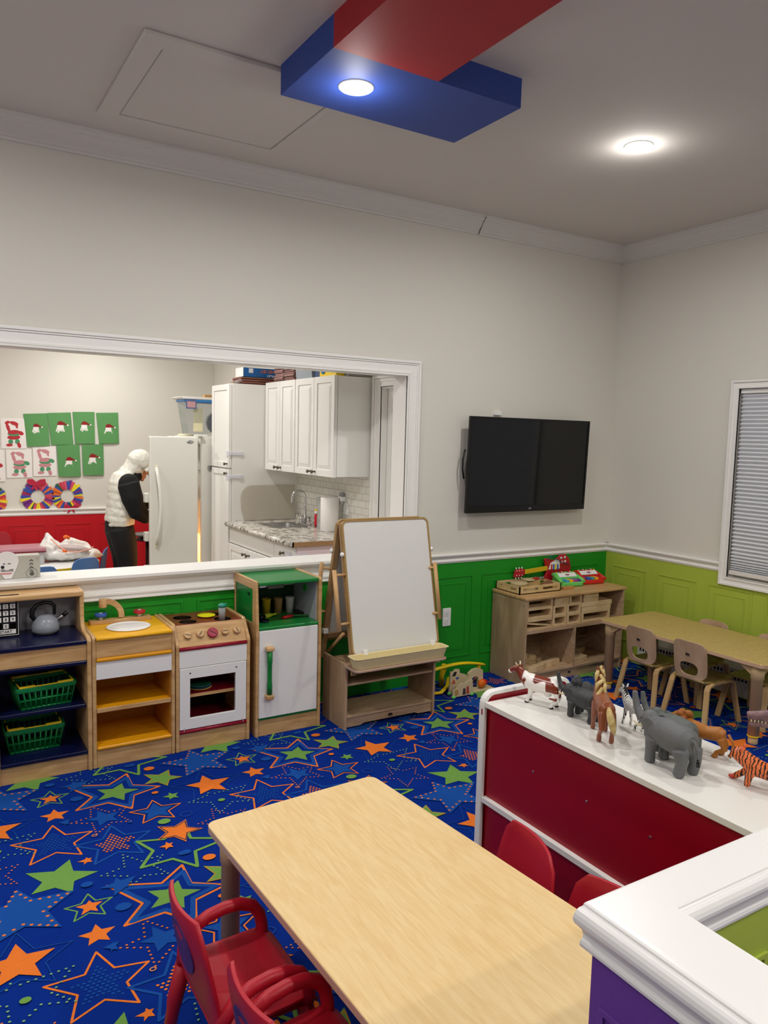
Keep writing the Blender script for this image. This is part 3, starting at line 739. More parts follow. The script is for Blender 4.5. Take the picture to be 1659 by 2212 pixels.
# ---- stove
t = thing('play_stove_unit', 'maple play stove with crimson top, five knobs and white oven door', 'play kitchen', (1.26, 3.82, 0), 'play kitchen units')
prof = [(FY, 0), (BY, 0), (BY, .640), (3.735, .640), (3.725, .634), (FY + .003, .548), (FY, .535)]
side_panel(t, 1.066, 1.084, prof); side_panel(t, 1.436, 1.454, prof)
part('stove_top', B().box(1.084, 3.735, .612, 1.436, BY, .630, 0).tube([(1.084, 3.735, .6205), (1.436, 3.735, .6205)], .010, 10, 1), [mat('stove brown', '7A2E22', .22), CRIM], t)
b = B()
for (x, y, r) in ((1.165, 3.882, .048), (1.165, 3.785, .045), (1.345, 3.775, .045), (1.34, 3.89, .04)):
    for k in (1, .68, .36):
        b.lathe([(r * k - .0028, .6302), (r * k - .0022, .6308), (r * k, .6308), (r * k, .6302)], (x, y, 0), 28)
part('burner_rings', b, mat('burner black', '3E211B', .4), t)
cp = part('control_panel', B().prism([(3.733, .628), (3.733, .61), (FY + .018, .53), (FY + .006, .53), (3.722, .632)], 'x', 1.084, 1.436), MAPLEX, t)
nrm = Vector((0, -.77, .637)).normalized()
for i, x in enumerate((1.134, 1.198, 1.262, 1.328, 1.391)):
    c = Vector((x, 3.690, .583)); big = i == 2; r = .027 if big else .019
    b = B(); b.tube([c - nrm * .008, c + nrm * .006, c + nrm * .010, c + nrm * .012], [r * .92, r, r, r * .88], 20)
    k_ = tag(part('knob', b, mat('knob crimson', '9C1B3A', .35) if big else MAPLEX, cp), 'large crimson oven knob' if big else None)
    a = [-.3, .9, -.6, 0, -1.3][i]; d = Vector((math.cos(a), 0, 0)) + nrm.cross(Vector((1, 0, 0))) * math.sin(a)
    p_ = c + nrm * .0125; e = d.cross(nrm) * .0018; L = r * .75
    part('pointer_line', B().add([p_ - d * L - e, p_ + d * L - e, p_ + d * L + e, p_ - d * L + e], [(0, 1, 2, 3)]), INK, k_)
b = B()
for i, x in enumerate((1.134, 1.198, 1.262, 1.328, 1.391)):
    c = Vector((x, 3.690, .583)) - nrm * .0057; q = nrm.cross(Vector((1, 0, 0)))
    for k in range(9 if i == 2 else 4):
        a = PI * (k - 4) / 4.5 - PI / 2 if i == 2 else PI * k / 2
        R_ = .033 if i == 2 else .025; p_ = c + Vector((math.cos(a), 0, 0)) * R_ + q * math.sin(a) * R_
        b.ball(p_, .0011, 6)
part('dial_marks', b, INK, cp)
part('rail', B().tube([(1.084, FY + .008, .524), (1.436, FY + .008, .524)], .010, 10).box(1.084, FY + .008, .514, 1.436, BY, .532), CRIM, t)
part('front_panel', B().box(1.084, FY + .004, .429, 1.436, FY + .02, .514), WHITE, t, .001)
b = B(); ringprism(b, [(1.085, .113), (1.433, .113), (1.433, .426), (1.085, .426)], [(1.137, .168), (1.375, .168), (1.375, .372), (1.137, .372)], 'y', FY, FY + .016)
dr = part('oven_door', b, WHITE, t, .0015)
part('screw_cap', B().cyl((1.137, FY - .001, .400), (1.137, FY + .002, .400), .004, 10), DARK, dr)
part('screw_cap', B().cyl((1.378, FY - .001, .400), (1.378, FY + .002, .400), .004, 10), DARK, dr)
part('hinge', B().box(1.087, FY - .002, .115, 1.103, FY, .119).box(1.105, FY - .003, .105, 1.108, FY, .125), mat('hinge white', 'D8C8C8', .4), dr)
part('hinge', B().box(1.41, FY - .002, .115, 1.430, FY, .119).box(1.414, FY - .003, .105, 1.417, FY, .125), MATS['hinge white'], dr)
part('shelf', B().box(1.084, FY + .034, .267, 1.436, BY, .280, 0).box(1.084, FY + .03, .266, 1.436, FY + .034, .281, 1), [CRIM, MAPLEX], t)
part('rail', B().tube([(1.084, FY + .008, .100), (1.436, FY + .008, .100)], .010, 10).box(1.084, FY + .008, .09, 1.436, BY, .108), CRIM, t)
part('kick_board', B().box(1.084, FY + .01, 0, 1.436, FY + .026, .09), MAPLEX, t, .002)
part('back_panel', B().box(1.084, BY - .008, .108, 1.436, BY, .514), mat('oven dark board', '2A0D10', .7), t)
for i, (c, zz, r, lab) in enumerate((('E7C25A', .281, .062, 'yellow'), ('2F4E86', .288, .060, 'blue'), ('2F7D60', .295, .058, 'green'))):
    solo('toy_plate', B().lathe([(0, zz), (r * .6, zz), (r, zz + .006), (r, zz + .008), (r * .6, zz + .002), (0, zz + .002)], (1.222, 3.77, 0), 32),
         mat('plate ' + lab, c, .35), lab + ' toy plate stacked on the shelf inside the play oven', 'plate', 'toy plates inside the oven')
solo('toy_plate', B().lathe([(0, .631), (.030, .631), (.047, .638), (.047, .640), (.030, .633), (0, .633)], (1.285, 3.855, 0), 14), mat('plate lemon', 'F5EF1C', .4), 'bright yellow scalloped toy plate on the stove top', 'plate')
t = thing('toy_shaker', 'clear toy shaker of red juice with a teal lid on the stove', 'shaker', (1.335, 3.755, .631))
part('cup', B().lathe([(0, .631), (.016, .631), (.019, .70), (.017, .70), (.015, .640), (0, .640)], (1.335, 3.755, 0), 20), mat('shaker clear', 'C8D4D0', .15, alpha=.45), t)
part('juice', B().lathe([(0, .634), (.0145, .634), (.0158, .668), (0, .668)], (1.335, 3.755, 0), 20), mat('juice', '8A2242', .4), t)
part('lid', B().lathe([(0, .716), (.014, .715), (.0205, .708), (.0205, .698), (0, .698)], (1.335, 3.755, 0), 20).box(1.350, 3.752, .706, 1.362, 3.758, .714), mat('teal', '1E8A78', .4), t)
# ---- play fridge
t = thing('play_fridge_unit', 'tall green and maple play fridge with white door, rightmost of the row', 'play kitchen', (1.68, 3.82, 0), 'play kitchen units')
def fridge_side(x0, x1):
    b = B()
    b.box(x0, FY, 0, x1, BY, .60)
    ringprism(b, [(FY, .60), (BY, .60), (BY, .832), (FY + .02, .832)], [(3.715, .605), (3.965, .605), (3.965, .785), (3.715, .785)], 'x', x0, x1)
    return part('side_panel', b, MAPLE, t, .004)
fridge_side(1.486, 1.502); part('side_panel', B().prism([(FY, 0), (BY, 0), (BY, .832), (FY + .012, .832), (FY, .82)], 'x', 1.846, 1.866), MAPLE, t, .005, 3)
b = B(); ringprism(b, [(3.712, .600), (3.968, .600), (3.968, .79), (3.712, .79)], [(3.76, .738), (3.80, .738), (3.80, .758), (3.76, .758)], 'x', 1.491, 1.498)
part('side_inset', b, PGRN, t)
part('top_board', B().box(1.502, FY + .002, .810, 1.846, BY, .828), PGRN, t, .004)
part('shelf', B().box(1.502, FY - .002, .573, 1.846, BY, .590), PGRN, t, .006, 3)
part('rail', B().box(1.502, FY + .002, .088, 1.846, BY, .103), PGRN, t, .004)
part('back_panel', B().box(1.502, BY - .008, .59, 1.846, BY, .81), mat('dark green board', '0C3E22', .6), t)
part('side_liner', B().box(1.843, FY + .03, .59, 1.846, BY - .01, .81), mat('grey liner', 'B4B8C0', .5), t)
part('label_plate', B().box(1.682, BY - .011, .722, 1.780, BY - .008, .762), mat('label silver', 'A9ABA8', .4), t)
part('magnet_catch', B().box(1.512, FY + .02, .798, 1.545, FY + .05, .810), WHITEP, t)
part('felt_pad', B().prism([(3.80, .73), (3.84, .728), (3.845, .75), (3.83, .768), (3.80, .765)], 'x', 1.838, 1.843), mat('bright green', '35B83C', .5), t)
part('kick_board', B().box(1.502, FY + .008, 0, 1.846, FY + .024, .088), MAPLEX, t, .002)
dr = part('door', B().box(1.502, FY - .008, .104, 1.838, FY + .008, .572), WHITE, t, .002)
hd = part('handle', B().tube([(1.550, FY - .030, .235), (1.550, FY - .030, .29), (1.550, FY - .030, .30), (1.550, FY - .030, .40), (1.550, FY - .030, .41), (1.550, FY - .030, .47)], [.0145, .0145, .0125, .0125, .0145, .0145], 6), PGRN, dr)
for z0, z1 in ((.207, .235), (.467, .492)):
    part('handle_cap', B().box(1.529, FY - .046, z0, 1.572, FY - .008, z1), MAPLEX, hd, .008, 3)
def cup(x, y, m_, lab):
    solo('toy_cup', B().lathe([(0, .591), (.020, .591), (.0245, .668), (.0265, .672), (.0265, .678), (.023, .678), (.021, .598), (0, .596)], (x, y, 0), 24), m_, lab, 'cup', 'toy cups in the play fridge')
cup(1.655, 3.93, mat('cup yellow', 'B59B18', .4), 'yellow toy cup at the back of the play fridge shelf')
cup(1.722, 3.92, mat('cup tan', 'A07E50', .4), 'tan toy cup between the yellow and the white one')
cup(1.793, 3.92, mat('cup white', 'D8D8D6', .4), 'white toy cup at the back of the play fridge shelf')
solo('toy_bottle', B().tube([(1.565, 3.81, .602), (1.600, 3.825, .604)], .013, 12, 1).tube([(1.600, 3.825, .604), (1.635, 3.84, .604), (1.655, 3.848, .604), (1.678, 3.857, .604), (1.682, 3.859, .604)], [.0135, .0135, .006, .0055, .008], 12, 0),
     [mat('bottle yellow green', 'B8C42A', .4), BLACK], 'toy squeeze bottle, yellow green and black, lying on the green shelf', 'bottle')
solo('toy_knife', B().tube([(1.690, 3.775, .600), (1.735, 3.790, .600), (1.760, 3.798, .600)], [.009, .008, .006], 10, 0).prism([(1.76, 3.793), (1.85, 3.765), (1.858, 3.772), (1.80, 3.81), (1.76, 3.805)], 'z', .598, .601, 1),
     [mat('handle red', 'C9221E', .35), mat('blade green', '3E8A44', .4)], 'red handled toy knife with green blade on the play fridge shelf', 'knife')
solo('toy_spatula', B().tube([(1.835, 3.87, .597), (1.79, 3.82, .597)], .004, 8).prism([(1.80, 3.86), (1.84, 3.83), (1.838, 3.90), (1.815, 3.91)], 'z', .593, .606), BLACK, 'black toy spatula at the right of the play fridge shelf', 'spatula')
solo('toy_pan', B().lathe([(0, .591), (.024, .591), (.030, .600), (.028, .600), (.022, .594), (0, .594)], (1.575, 3.765, 0), 20), mat('pan navy', '10142C', .3), 'small dark toy pan at the left front of the play fridge shelf', 'pan')

# ================================================================ EASEL
t = thing('art_easel', 'double sided birch easel with whiteboard, yellow tray and shelf base', 'easel', (2.24, 3.66, 0))
part('side_panel', B().prism([(3.520, 0), (3.786, 0), (3.786, .372), (3.53, .372), (3.52, .362)], 'x', 1.945, 1.961), BIRCHV, t, .003)
part('side_panel', B().prism([(3.520, 0), (3.786, 0), (3.786, .372), (3.53, .372), (3.52, .362)], 'x', 2.526, 2.542), BIRCHV, t, .003)
part('shelf', B().box(1.961, 3.53, .244, 2.526, 3.77, .256), BIRCH, t, .002)
part('shelf', B().box(1.961, 3.522, .066, 2.526, 3.77, .078), BIRCH, t, .002)
b = B().prism([(1.961, .062), (1.961, .012), (2.05, .012), (2.075, .022), (2.41, .022), (2.435, .012), (2.526, .012), (2.526, .062)], 'y', 3.530, 3.544)
kb = part('kick_board', b, BIRCH, t, .002)
def brandmark(b, xf, s=.011, m=0):
    # the small burnt mark: two facing strokes and a bow
    for seg in (((-1, -.8), (-.8, .7)), ((-.8, .7), (-.45, -.1)), ((-.45, -.1), (-.2, .8)), ((-.2, .8), (-.25, -.8)), ((-.25, 0), (.35, .5)), ((.35, .5), (.3, -.8)), ((.3, -.3), (.7, .6)), ((.7, .6), (.95, -.8)), ((-1, -.1), (1.0, -.1))):
        a = Vector((*seg[0], 0)) * s; c = Vector((*seg[1], 0)) * s; d = (c - a).normalized(); o = Vector((-d.y, d.x, 0)) * s * .15
        b.add([xf @ (a - o), xf @ (c - o), xf @ (c + o), xf @ (a + o)], [(0, 1, 2, 3)], m)
b = B(); brandmark(b, faceY(2.245, 3.5295, .040), .014); part('brand_mark', b, INK, kb)
part('storage_floor', B().box(1.961, 3.54, .330, 2.526, 3.78, .342), BIRCH, t)
part('lip_bracket', B().box(1.963, 3.528, .33, 2.524, 3.542, .372), BIRCH, t)
# A-frame: front leaf leans back, rear leaf leans forward; hinge near y=3.675, z=1.10
def leaf(y0, z0, y1, z1, sgn, name):
    """board leaf between bottom (y0,z0) and top (y1,z1)"""
    d = Vector((0, y1 - y0, z1 - z0)); L = d.length; d.normalize(); nr = Vector((0, -sgn * d.z, sgn * d.y))   # outward normal
    F_ = Matrix(((1, 0, 0, 1.985), (0, d.y, nr.y, y0), (0, d.z, nr.z, z0), (0, 0, 0, 1)))
    W_ = .535
    fr = B(); fr.M = F_
    for x in (-.022, W_ - .008): fr.box(x, -.10 if sgn > 0 else -.10, -.02, x + .030, L - .005, -.002)
    fr.box(-.02, .02, -.018, W_ + .02, .05, -.004); fr.box(-.02, L - .08, -.018, W_ + .02, L - .05, -.004)
    f_ = part('frame_leg' if sgn > 0 else 'rear_frame', fr, wood('easel oak', 'B08F66', '96754E', (12, 12, 3)), t, .002)
    bd = B(); bd.M = F_
    ringprism(bd, rrect(-.018, 0, W_ + .018, L + .012, .035), rrect(-.008, .010, W_ + .008, L + .002, .028), 'z', -.003, .012)
    part('board_edge', bd, mat('easel edge', 'A3834F', .5), f_)
    bd = B(); bd.M = F_; bd.prism(rrect(-.008, .010, W_ + .008, L + .002, .028), 'z', -.002, .008)
    part('writing_board', bd, mat('whiteboard', 'DEDEDB', .3), f_)
    return F_, L, f_
F_, L, f_ = leaf(3.497, .415, 3.652, 1.125, 1, 'front')
F2, L2, f2 = leaf(3.85, .42, 3.695, 1.125, -1, 'rear')
for x in (.06, .50):
    b = B(); b.M = F_; b.box(x - .013, .002, .010, x + .013, .032, .026); b.box(x - .006, -.02, .008, x + .006, .006, .018)
    part('board_clip', b, WHITEP, f_, .003)
for x in (-.026, .566 - .004):
    b = B(); b.M = F_; b.ball((x, L * .76, .004), (.012, .014, .012), 10); part('wing_nut', b, WHITEP, f_)
b = B(); b.M = F2; b.ball((-.026, L * .76, .004), (.010, .014, .012), 10); part('wing_nut', b, WHITEP, f2)
for (FF, par, xs) in ((F_, f_, (-.095, .560)), (F2, f2, (-.062,))):
    for x in xs:
        b = B(); b.M = FF
        b.tube([(x, L * .20, .03), (x, L * .65, .03)], .012, 12)
        for q in (.25, .61): b.tube([(x, L * q, .03), (x + (.083 if x < -.08 else .05 if x < 0 else -.035), L * q, .0)], .0075, 10)
        part('paper_rod', b, wood('rod beech', 'CDA572', 'BC9260', (10, 10, 3)), par)
# paint tray
b = B(); o = rrect(1.935, 3.385, 2.530, 3.480, .025); o2 = [(x, y) for x, y in rrect(1.95, 3.398, 2.515, 3.472, .02)]
n = len(o); inn = rrect(1.941, 3.391, 2.524, 3.474, .022); inb = rrect(1.955, 3.402, 2.510, 3.468, .018)
vs = [(x, y, .432) for x, y in rrect(1.925, 3.378, 2.540, 3.486, .028)] + [(x, y, .427) for x, y in o] + [(x, y, .372) for x, y in o2] + [(x, y, .377) for x, y in inb] + [(x, y, .430) for x, y in inn]
fs = []
for a_, c_ in ((0, 1), (1, 2), (3, 4), (4, 0)):
    for i in range(n): fs.append((a_ * n + i, a_ * n + (i + 1) % n, c_ * n + (i + 1) % n, c_ * n + i))
fs += [tuple(range(2 * n, 3 * n)), tuple(range(3 * n, 4 * n))]
part('paint_tray', B().add(vs, fs), CREAM, t)
part('tray_shelf', B().prism(rrect(1.935, 3.385, 2.530, 3.54, .03), 'z', .357, .370), mat('shelf pinkish', 'B79A86', .5), t, .003)
# rear tray side, brace
b = B(); b.tube([(1.972, 3.80, .36), (1.972, 3.60, .52)], .009, 6); part('brace', b, MATS['rod beech'], t)
part('rear_clip', B().box(1.955, 3.80, .47, 1.985, 3.83, .50), WHITEP, t, .004)

# ================================================================ TV, OUTLET
t = thing('wall_television', 'black flat television on the white wall above the chair rail', 'television', (3.55, 3.92, 1.11))
Mtv = Matrix.Translation((0, 3.92, 1.115)) @ Matrix.Rotation(.03, 4, 'X') @ Matrix.Translation((0, -3.92, -1.115))
def tb(): b = B(); b.M = Mtv; return b
b = tb(); ringprism(b, [(3.024, 1.117), (4.088, 1.117), (4.088, 1.744), (3.024, 1.744)], [(3.040, 1.158), (4.072, 1.158), (4.072, 1.728), (3.040, 1.728)], 'y', 3.912, 3.935)
part('bezel', b, mat('tv bezel', '08080A', .25), t, .003)
part('screen', tb().box(3.040, 3.917, 1.158, 4.072, 3.93, 1.728), mat('tv screen', '050608', .07, spec=.55), t)
part('back_shell', tb().box(3.05, 3.935, 1.13, 4.06, 3.965, 1.72), BLACK, t, .01)
part('mount', B().box(3.35, 3.955, 1.25, 3.75, 4.0, 1.60), BLACK, t)
part('logo', tb().text('LG', .016, faceY(3.57, 3.911, 1.137)), mat('logo grey', 'B8B8BA', .4), t)
solo('cable_cover', B().box(3.29, 3.985, 1.76, 3.35, 4.0, 1.78), WHITEP, 'small white cable plate on the wall above the television', 'cable cover')
solo('cord_hook', B().tube([(3.018, 3.94, 1.34), (3.009, 3.945, 1.40), (3.009, 3.945, 1.46), (3.020, 3.94, 1.53)], .006, 8), BLACK, 'black cord loop at the left edge of the television', 'cord', loc=(3.012, 3.94, 1.34))
t = thing('wall_outlet', 'white double outlet on the green panelled wall by the easel', 'outlet', (2.955, 3.99, .365))
part('cover_plate', B().prism(rrect(2.921, .366, 2.987, .486, .005), 'y', 3.984, 3.994), WHITEP, t, .003)
for z in (.400, .452):
    b = B().prism([(2.954 + .017 * math.cos(2 * PI * k / 20), z + .020 * math.sin(2 * PI * k / 20)) for k in range(20)], 'y', 3.9815, 3.984)
    s_ = part('socket', b, WHITEP, t)
    part('slots', B().box(2.946, 3.981, z, 2.9475, 3.982, z + .008).box(2.960, 3.981, z, 2.9615, 3.982, z + .008).cyl((2.954, 3.981, z - .008), (2.954, 3.982, z - .008), .0025, 8), INK, s_)

# ================================================================ BLOCK SHELF and what stands on it
t = thing('block_shelf', 'low birch shelf cabinet full of wooden blocks in the green corner', 'shelf', (3.79, 3.81, 0))
SX0, SX1, SY0, SY1 = 3.335, 4.255, 3.645, 3.985
part('top_board', B().prism(rrect(SX0 - .010, SY0 - .012, SX1 + .012, SY1, .012), 'z', .568, .587), MAPLEX, t, .004)
for x in (SX0, SX1 - .016): part('side_panel', B().box(x, SY0, 0, x + .016, SY1, .568), BIRCHV if x < 3.5 else BIRCH, t, .002)
part('shelf', B().box(SX0 + .016, SY0 + .004, .340, SX1 - .016, SY1, .366), BIRCH, t, .002)
part('divider', B().box(3.783, SY0 + .004, .078, 3.797, SY1, .340), BIRCH, t)
part('shelf', B().box(SX0 + .016, SY0 + .002, .062, SX1 - .016, SY1, .078), BIRCH, t, .002)
kb = part('kick_board', B().box(SX0 + .016, SY0 + .012, 0, SX1 - .016, SY0 + .026, .062), BIRCH, t, .002)
b = B(); brandmark(b, faceY(3.76, SY0 + .0115, .034), .012); part('brand_mark', b, INK, kb)
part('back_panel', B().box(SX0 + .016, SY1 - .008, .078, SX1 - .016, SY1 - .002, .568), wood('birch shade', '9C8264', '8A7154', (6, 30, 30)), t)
for (y, z) in ((3.975, .54), (3.665, .545), (3.975, .045)):
    part('hinge_plate', B().box(SX0 - .003, y - .008, z - .018, SX0, y + .008, z + .018), mat('hinge plate', 'C9B99A', .4, metal=.4), t, .001)
# hollow and solid unit blocks
def frame_block(x0, x1, z0, z1, y0=3.66, d=.09, tri=False):
    b = B(); w_ = .011
    if tri:
        b.prism([(x0, z0), (x1, z0), (x1, z0 + .008), (x0, z0 + .008)], 'y', y0, y0 + d)
        b.prism([(x0, z0 + .040), (x1 - .02, z0 + .008), (x1, z0 + .008), (x1, z0 + .014), (x0, z0 + .050)], 'y', y0, y0 + d)
        return b
    return ringprism(b, [(x0, z0), (x1, z0), (x1, z1), (x0, z1)], [(x0 + w_ * 1.6, z0 + w_), (x1 - w_ * 1.6, z0 + w_), (x1 - w_ * 1.6, z1 - w_), (x0 + w_ * 1.6, z1 - w_)], 'y', y0, y0 + d)
rows = [
 ('frame', 3.353, 3.585, .417, .4165, 'x'),
]
FB = [(3.59, 3.715, .367, .436, 'small square hollow block, lower row, second from the left'), (3.72, 3.85, .367, .436, 'small square hollow block, lower row, third from the left'),
      (3.858, 4.132, .367, .436, 'long hollow wooden block, lower row at the right'),
      (3.355, 3.583, .4365, .504, 'long hollow wooden block, middle row at the left'), (3.59, 3.71, .4365, .504, 'small square hollow block, middle row'),
      (3.715, 3.845, .4365, .504, 'small square hollow block, middle row beside the solid boards'),
      (3.355, 3.583, .5045, .565, 'long hollow wooden block, top row at the left'), (3.735, 3.85, .5045, .565, 'small square hollow block, top row')]
for x0, x1, z0, z1, lab in FB:
    solo('hollow_block', frame_block(x0, x1, z0, z1), SANDW, lab + ' of the block shelf', 'wooden block', 'hollow blocks on the block shelf', .0015)
solo('ramp_block', frame_block(3.355, 3.583, .367, .43, tri=True), SANDW, 'sloping ramp block at the lower left of the upper shelf', 'wooden block', None, .001)
solo('hollow_block', frame_block(3.355, 3.583, .417, .4362), SANDW, 'thin wooden frame lying over the ramp block in the block shelf', 'wooden block', 'hollow blocks on the block shelf', .0015)
SB = [(3.858, 4.137, .4365, .4695, .11, 'lower of the two long solid boards on the right of the shelf'), (3.850, 4.145, .4712, .5035, .12, 'upper of the two long solid boards on the right of the shelf'),
      (3.60, 3.73, .5045, .560, .10, 'square solid block on the top row between hollow blocks'), (3.868, 4.010, .504, .534, .11, 'short solid board under another at the top right'),
      (3.872, 4.012, .5345, .566, .11, 'short solid board touching the cabinet top at the right'), (4.03, 4.17, .367, .42, .0, ''), ]
for x0, x1, z0, z1, d, lab in SB[:5]:
    solo('unit_block', B().box(x0, 3.66, z0, x1, 3.66 + d, z1), SANDW, lab, 'wooden block', 'solid unit blocks in the shelf', .002)
for k in range(5):
    solo('unit_block', B().box(3.356, 3.86, .079 + k * .049, 3.527 - .006 * (k % 2), 3.955, .126 + k * .049), SANDW,
         ['lowest', 'second lowest', 'middle', 'second highest', 'topmost'][k] + ' board of the tall stack at the back of the left cubby', 'wooden block', 'boards stacked in the left cubby', .002)
rnd = random.Random(5)
PILE = [(3.375, 3.68, 0, 15), (3.43, 3.672, 0, -20), (3.49, 3.685, 0, 8), (3.545, 3.70, 0, 25), (3.60, 3.715, 0, -6), (3.66, 3.735, 0, 12), (3.71, 3.75, 0, 4), (3.38, 3.74, 0, 3), (3.45, 3.76, 0, 10),
        (3.52, 3.78, 0, -14), (3.60, 3.81, 0, 20), (3.385, 3.735, 1, 5), (3.46, 3.765, 1, 40), (3.53, 3.79, 1, -25), (3.405, 3.745, 2, -6), (3.385, 3.815, 0, 0), (3.45, 3.83, 1, 0)]
for i, (x, y, lv, a) in enumerate(PILE):
    b = B(); w_ = .052 + .012 * rnd.random(); b.M = Matrix.Translation((x, y, .0785 + lv * .037)) @ Matrix.Rotation(math.radians(a), 4, 'Z')
    b.box(-w_ / 2, -.022, 0, w_ / 2, .022, .036)
    solo('small_block', b, SANDW, 'small pale wooden block in the loose pile of the left cubby', 'wooden block', 'small blocks in the left cubby pile', .002)
for i, (x, y, lv, a) in enumerate([(3.83, 3.69, 0, 4), (3.885, 3.695, 0, -3), (3.94, 3.715, 0, 6), (3.85, 3.745, 0, 8), (3.91, 3.76, 0, 0), (3.96, 3.78, 0, -4), (4.03, 3.86, 0, 9), (4.09, 3.88, 0, 0)]):
    b = B(); b.M = Matrix.Translation((x, y, .0785)) @ Matrix.Rotation(math.radians(a), 4, 'Z'); b.box(-.026, -.022, 0, .026, .022, .036)
    solo('small_block', b, SANDW, 'small wooden block lying on the floor of the right cubby', 'wooden block', 'small blocks in the right cubby', .002)
solo('white_board', B().box(3.81, 3.955, .079, 3.89, 3.97, .30), CABW, 'white board standing at the back of the right cubby', 'board')
# tray with instruments
t = thing('instrument_tray', 'slotted pale wooden tray of instruments on the block shelf', 'tray', (3.535, 3.855, .587))
b = B(); x0, x1, y0, y1, z0 = 3.353, 3.722, 3.735, 3.975, .588
b.box(x0, y0, z0, x1, y1, z0 + .005)
def slotted(b, fixed, ax, a0, a1, th, slots):
    zb, zt = z0 + .0, z0 + .052
    cuts = [a0] + [v for s_ in slots for v in s_] + [a1]
    for i in range(0, len(cuts), 2):
        q = (cuts[i], fixed, zb, cuts[i + 1], fixed + th, zt) if ax == 'x' else (fixed, cuts[i], zb, fixed + th, cuts[i + 1], zt)
        b.box(*q)
    for s_ in slots:
        for (u, v) in ((zb, zb + .018), (zb + .036, zt)):
            q = (s_[0], fixed, u, s_[1], fixed + th, v) if ax == 'x' else (fixed, s_[0], u, fixed + th, s_[1], v)
            b.box(*q)
slotted(b, y0, 'x', x0, x1, .008, [(x0 + .03, x0 + .165), (x0 + .205, x0 + .335)])
slotted(b, y1 - .008, 'x', x0, x1, .008, [(x0 + .03, x0 + .165), (x0 + .205, x0 + .335)])
slotted(b, x0, 'y', y0, y1, .008, [(y0 + .03, y0 + .10), (y0 + .13, y0 + .20)])
slotted(b, x1 - .008, 'y', y0, y1, .008, [(y0 + .03, y0 + .10), (y0 + .13, y0 + .20)])
part('tray_body', b, wood('pale pine', 'DCC08E', 'CBAE7A', (6, 30, 30)), t)
solo('tambourine', B().lathe([(0, .625), (.055, .625), (.06, .628), (.06, .640), (.055, .644), (0, .645)], (3.46, 3.865, 0), 28), mat('drum skin', 'C2AE84', .6), 'tan tambourine lying in the left of the tray', 'tambourine')
solo('hand_drum', B().lathe([(0, .640), (.045, .640), (.047, .650), (0, .655)], (3.575, 3.90, 0), 28), MATS['drum skin'], 'round tan hand drum in the middle of the tray', 'drum')
for x, y, a, lab in ((3.635, 3.80, .5, 'brown maraca with black handle near the front of the tray'), (3.69, 3.82, .2, 'brown maraca at the right edge of the tray')):
    t = thing('maraca', lab, 'maraca', (x, y, .594))
    part('shaker', B().ball((x, y, .622), (.030, .027, .024), 18), mat('maraca brown', '7E4A26', .25, coat=.4), t)
    part('handle', B().tube([(x - .02, y + .003, .622), (x - .085, y + .01 - a * .03, .610)], .0085, 10), BLACK, t)
solo('castanet', B().box(3.60, 3.86, .645, 3.64, 3.885, .662), mat('castanet red', 'B01E22', .4), 'red castanet between the drums in the tray', 'castanet', None, .006)
b = B()
for k in range(5): b.ball((3.655 + .012 * k, 3.89 + .008 * (k % 2), .650), .009, 10)
solo('jingle_bells', b, STEEL, 'cluster of silver jingle bells at the back of the tray', 'bells')
solo('bell_mallet', B().prism(rrect(3.765, 3.745, 3.865, 3.785, .008), 'z', .588, .600), mat('mallet orange', 'C98B4A', .5), 'flat orange wooden bar lying on the shelf in front of the green piano', 'wooden bar', None, .002)
# toy pianos
def piano(cx, cy, rot, body, keys, lab):
    t = thing('toy_piano', lab, 'toy piano', (cx, cy, .587), 'toy pianos')
    def bb(): return B()
    P = lambda pts: pts
    b = bb(); w_ = .098
    b.prism(rrect(cx - w_, cy - .075, cx + w_, cy + .065, .03), 'z', .589, .620)
    part('base', b, body, t, .008, 3)
    b = bb(); b.prism([(cy - .012, .612), (cy + .062, .612), (cy + .055, .672), (cy + .02, .668), (cy - .012, .645)], 'x', cx - w_ + .012, cx + w_ - .012)
    top = part('upper_case', b, body, t, .008, 3)
    b = bb()
    for k in range(4): b.box(cx - .066 + k * .034, cy - .070, .616, cx - .066 + k * .034 + .031, cy - .016, .634, k)
    part('keys', b, [mat('key ' + c, c, .35) for c in keys], t, .002)
    b = bb(); b.prism([(cy - .012, .646), (cy + .018, .667), (cy + .018, .670), (cy - .012, .649)], 'x', cx - .075, cx + .075)
    part('name_strip', b, WHITEP, top)
    b = bb(); b.lathe([(0, .660), (.012, .660), (.012, .663), (0, .6632)], (cx, cy + .002, 0), 16, sx=1.3)
    part('badge', b, mat('badge mauve', 'A0466A', .4), top)
    b = bb()
    for k in range(9): b.ball((cx - .07 + .0175 * k, cy + .030 + .012 * (k % 2), .6715), .006, 8, k % 4)
    part('buttons', b, [GOLDR, BLUEP, REDP, WHITEP], top)
    part('side_bump', B().tube([(cx - w_ + .006, cy - .07, .620), (cx - w_ + .006, cy - .02, .636), (cx - w_ + .008, cy + .05, .658)], .013, 10), body, t)
    part('side_bump', B().tube([(cx + w_ - .006, cy - .07, .620), (cx + w_ - .006, cy - .02, .636), (cx + w_ - .008, cy + .05, .658)], .013, 10), body, t)
    t.rotation_euler.z = rot
piano(3.912, 3.868, -.12, LGRN, ['3FA9D8', 'F2C21A', 'B04A96', '6A3A96'], 'light green toy piano with coloured keys on the block shelf')
piano(4.13, 3.875, -.10, REDP, ['2D5BB5', '2E9A96', 'F2B41A', 'D42A20'], 'red toy piano with coloured keys on the block shelf')
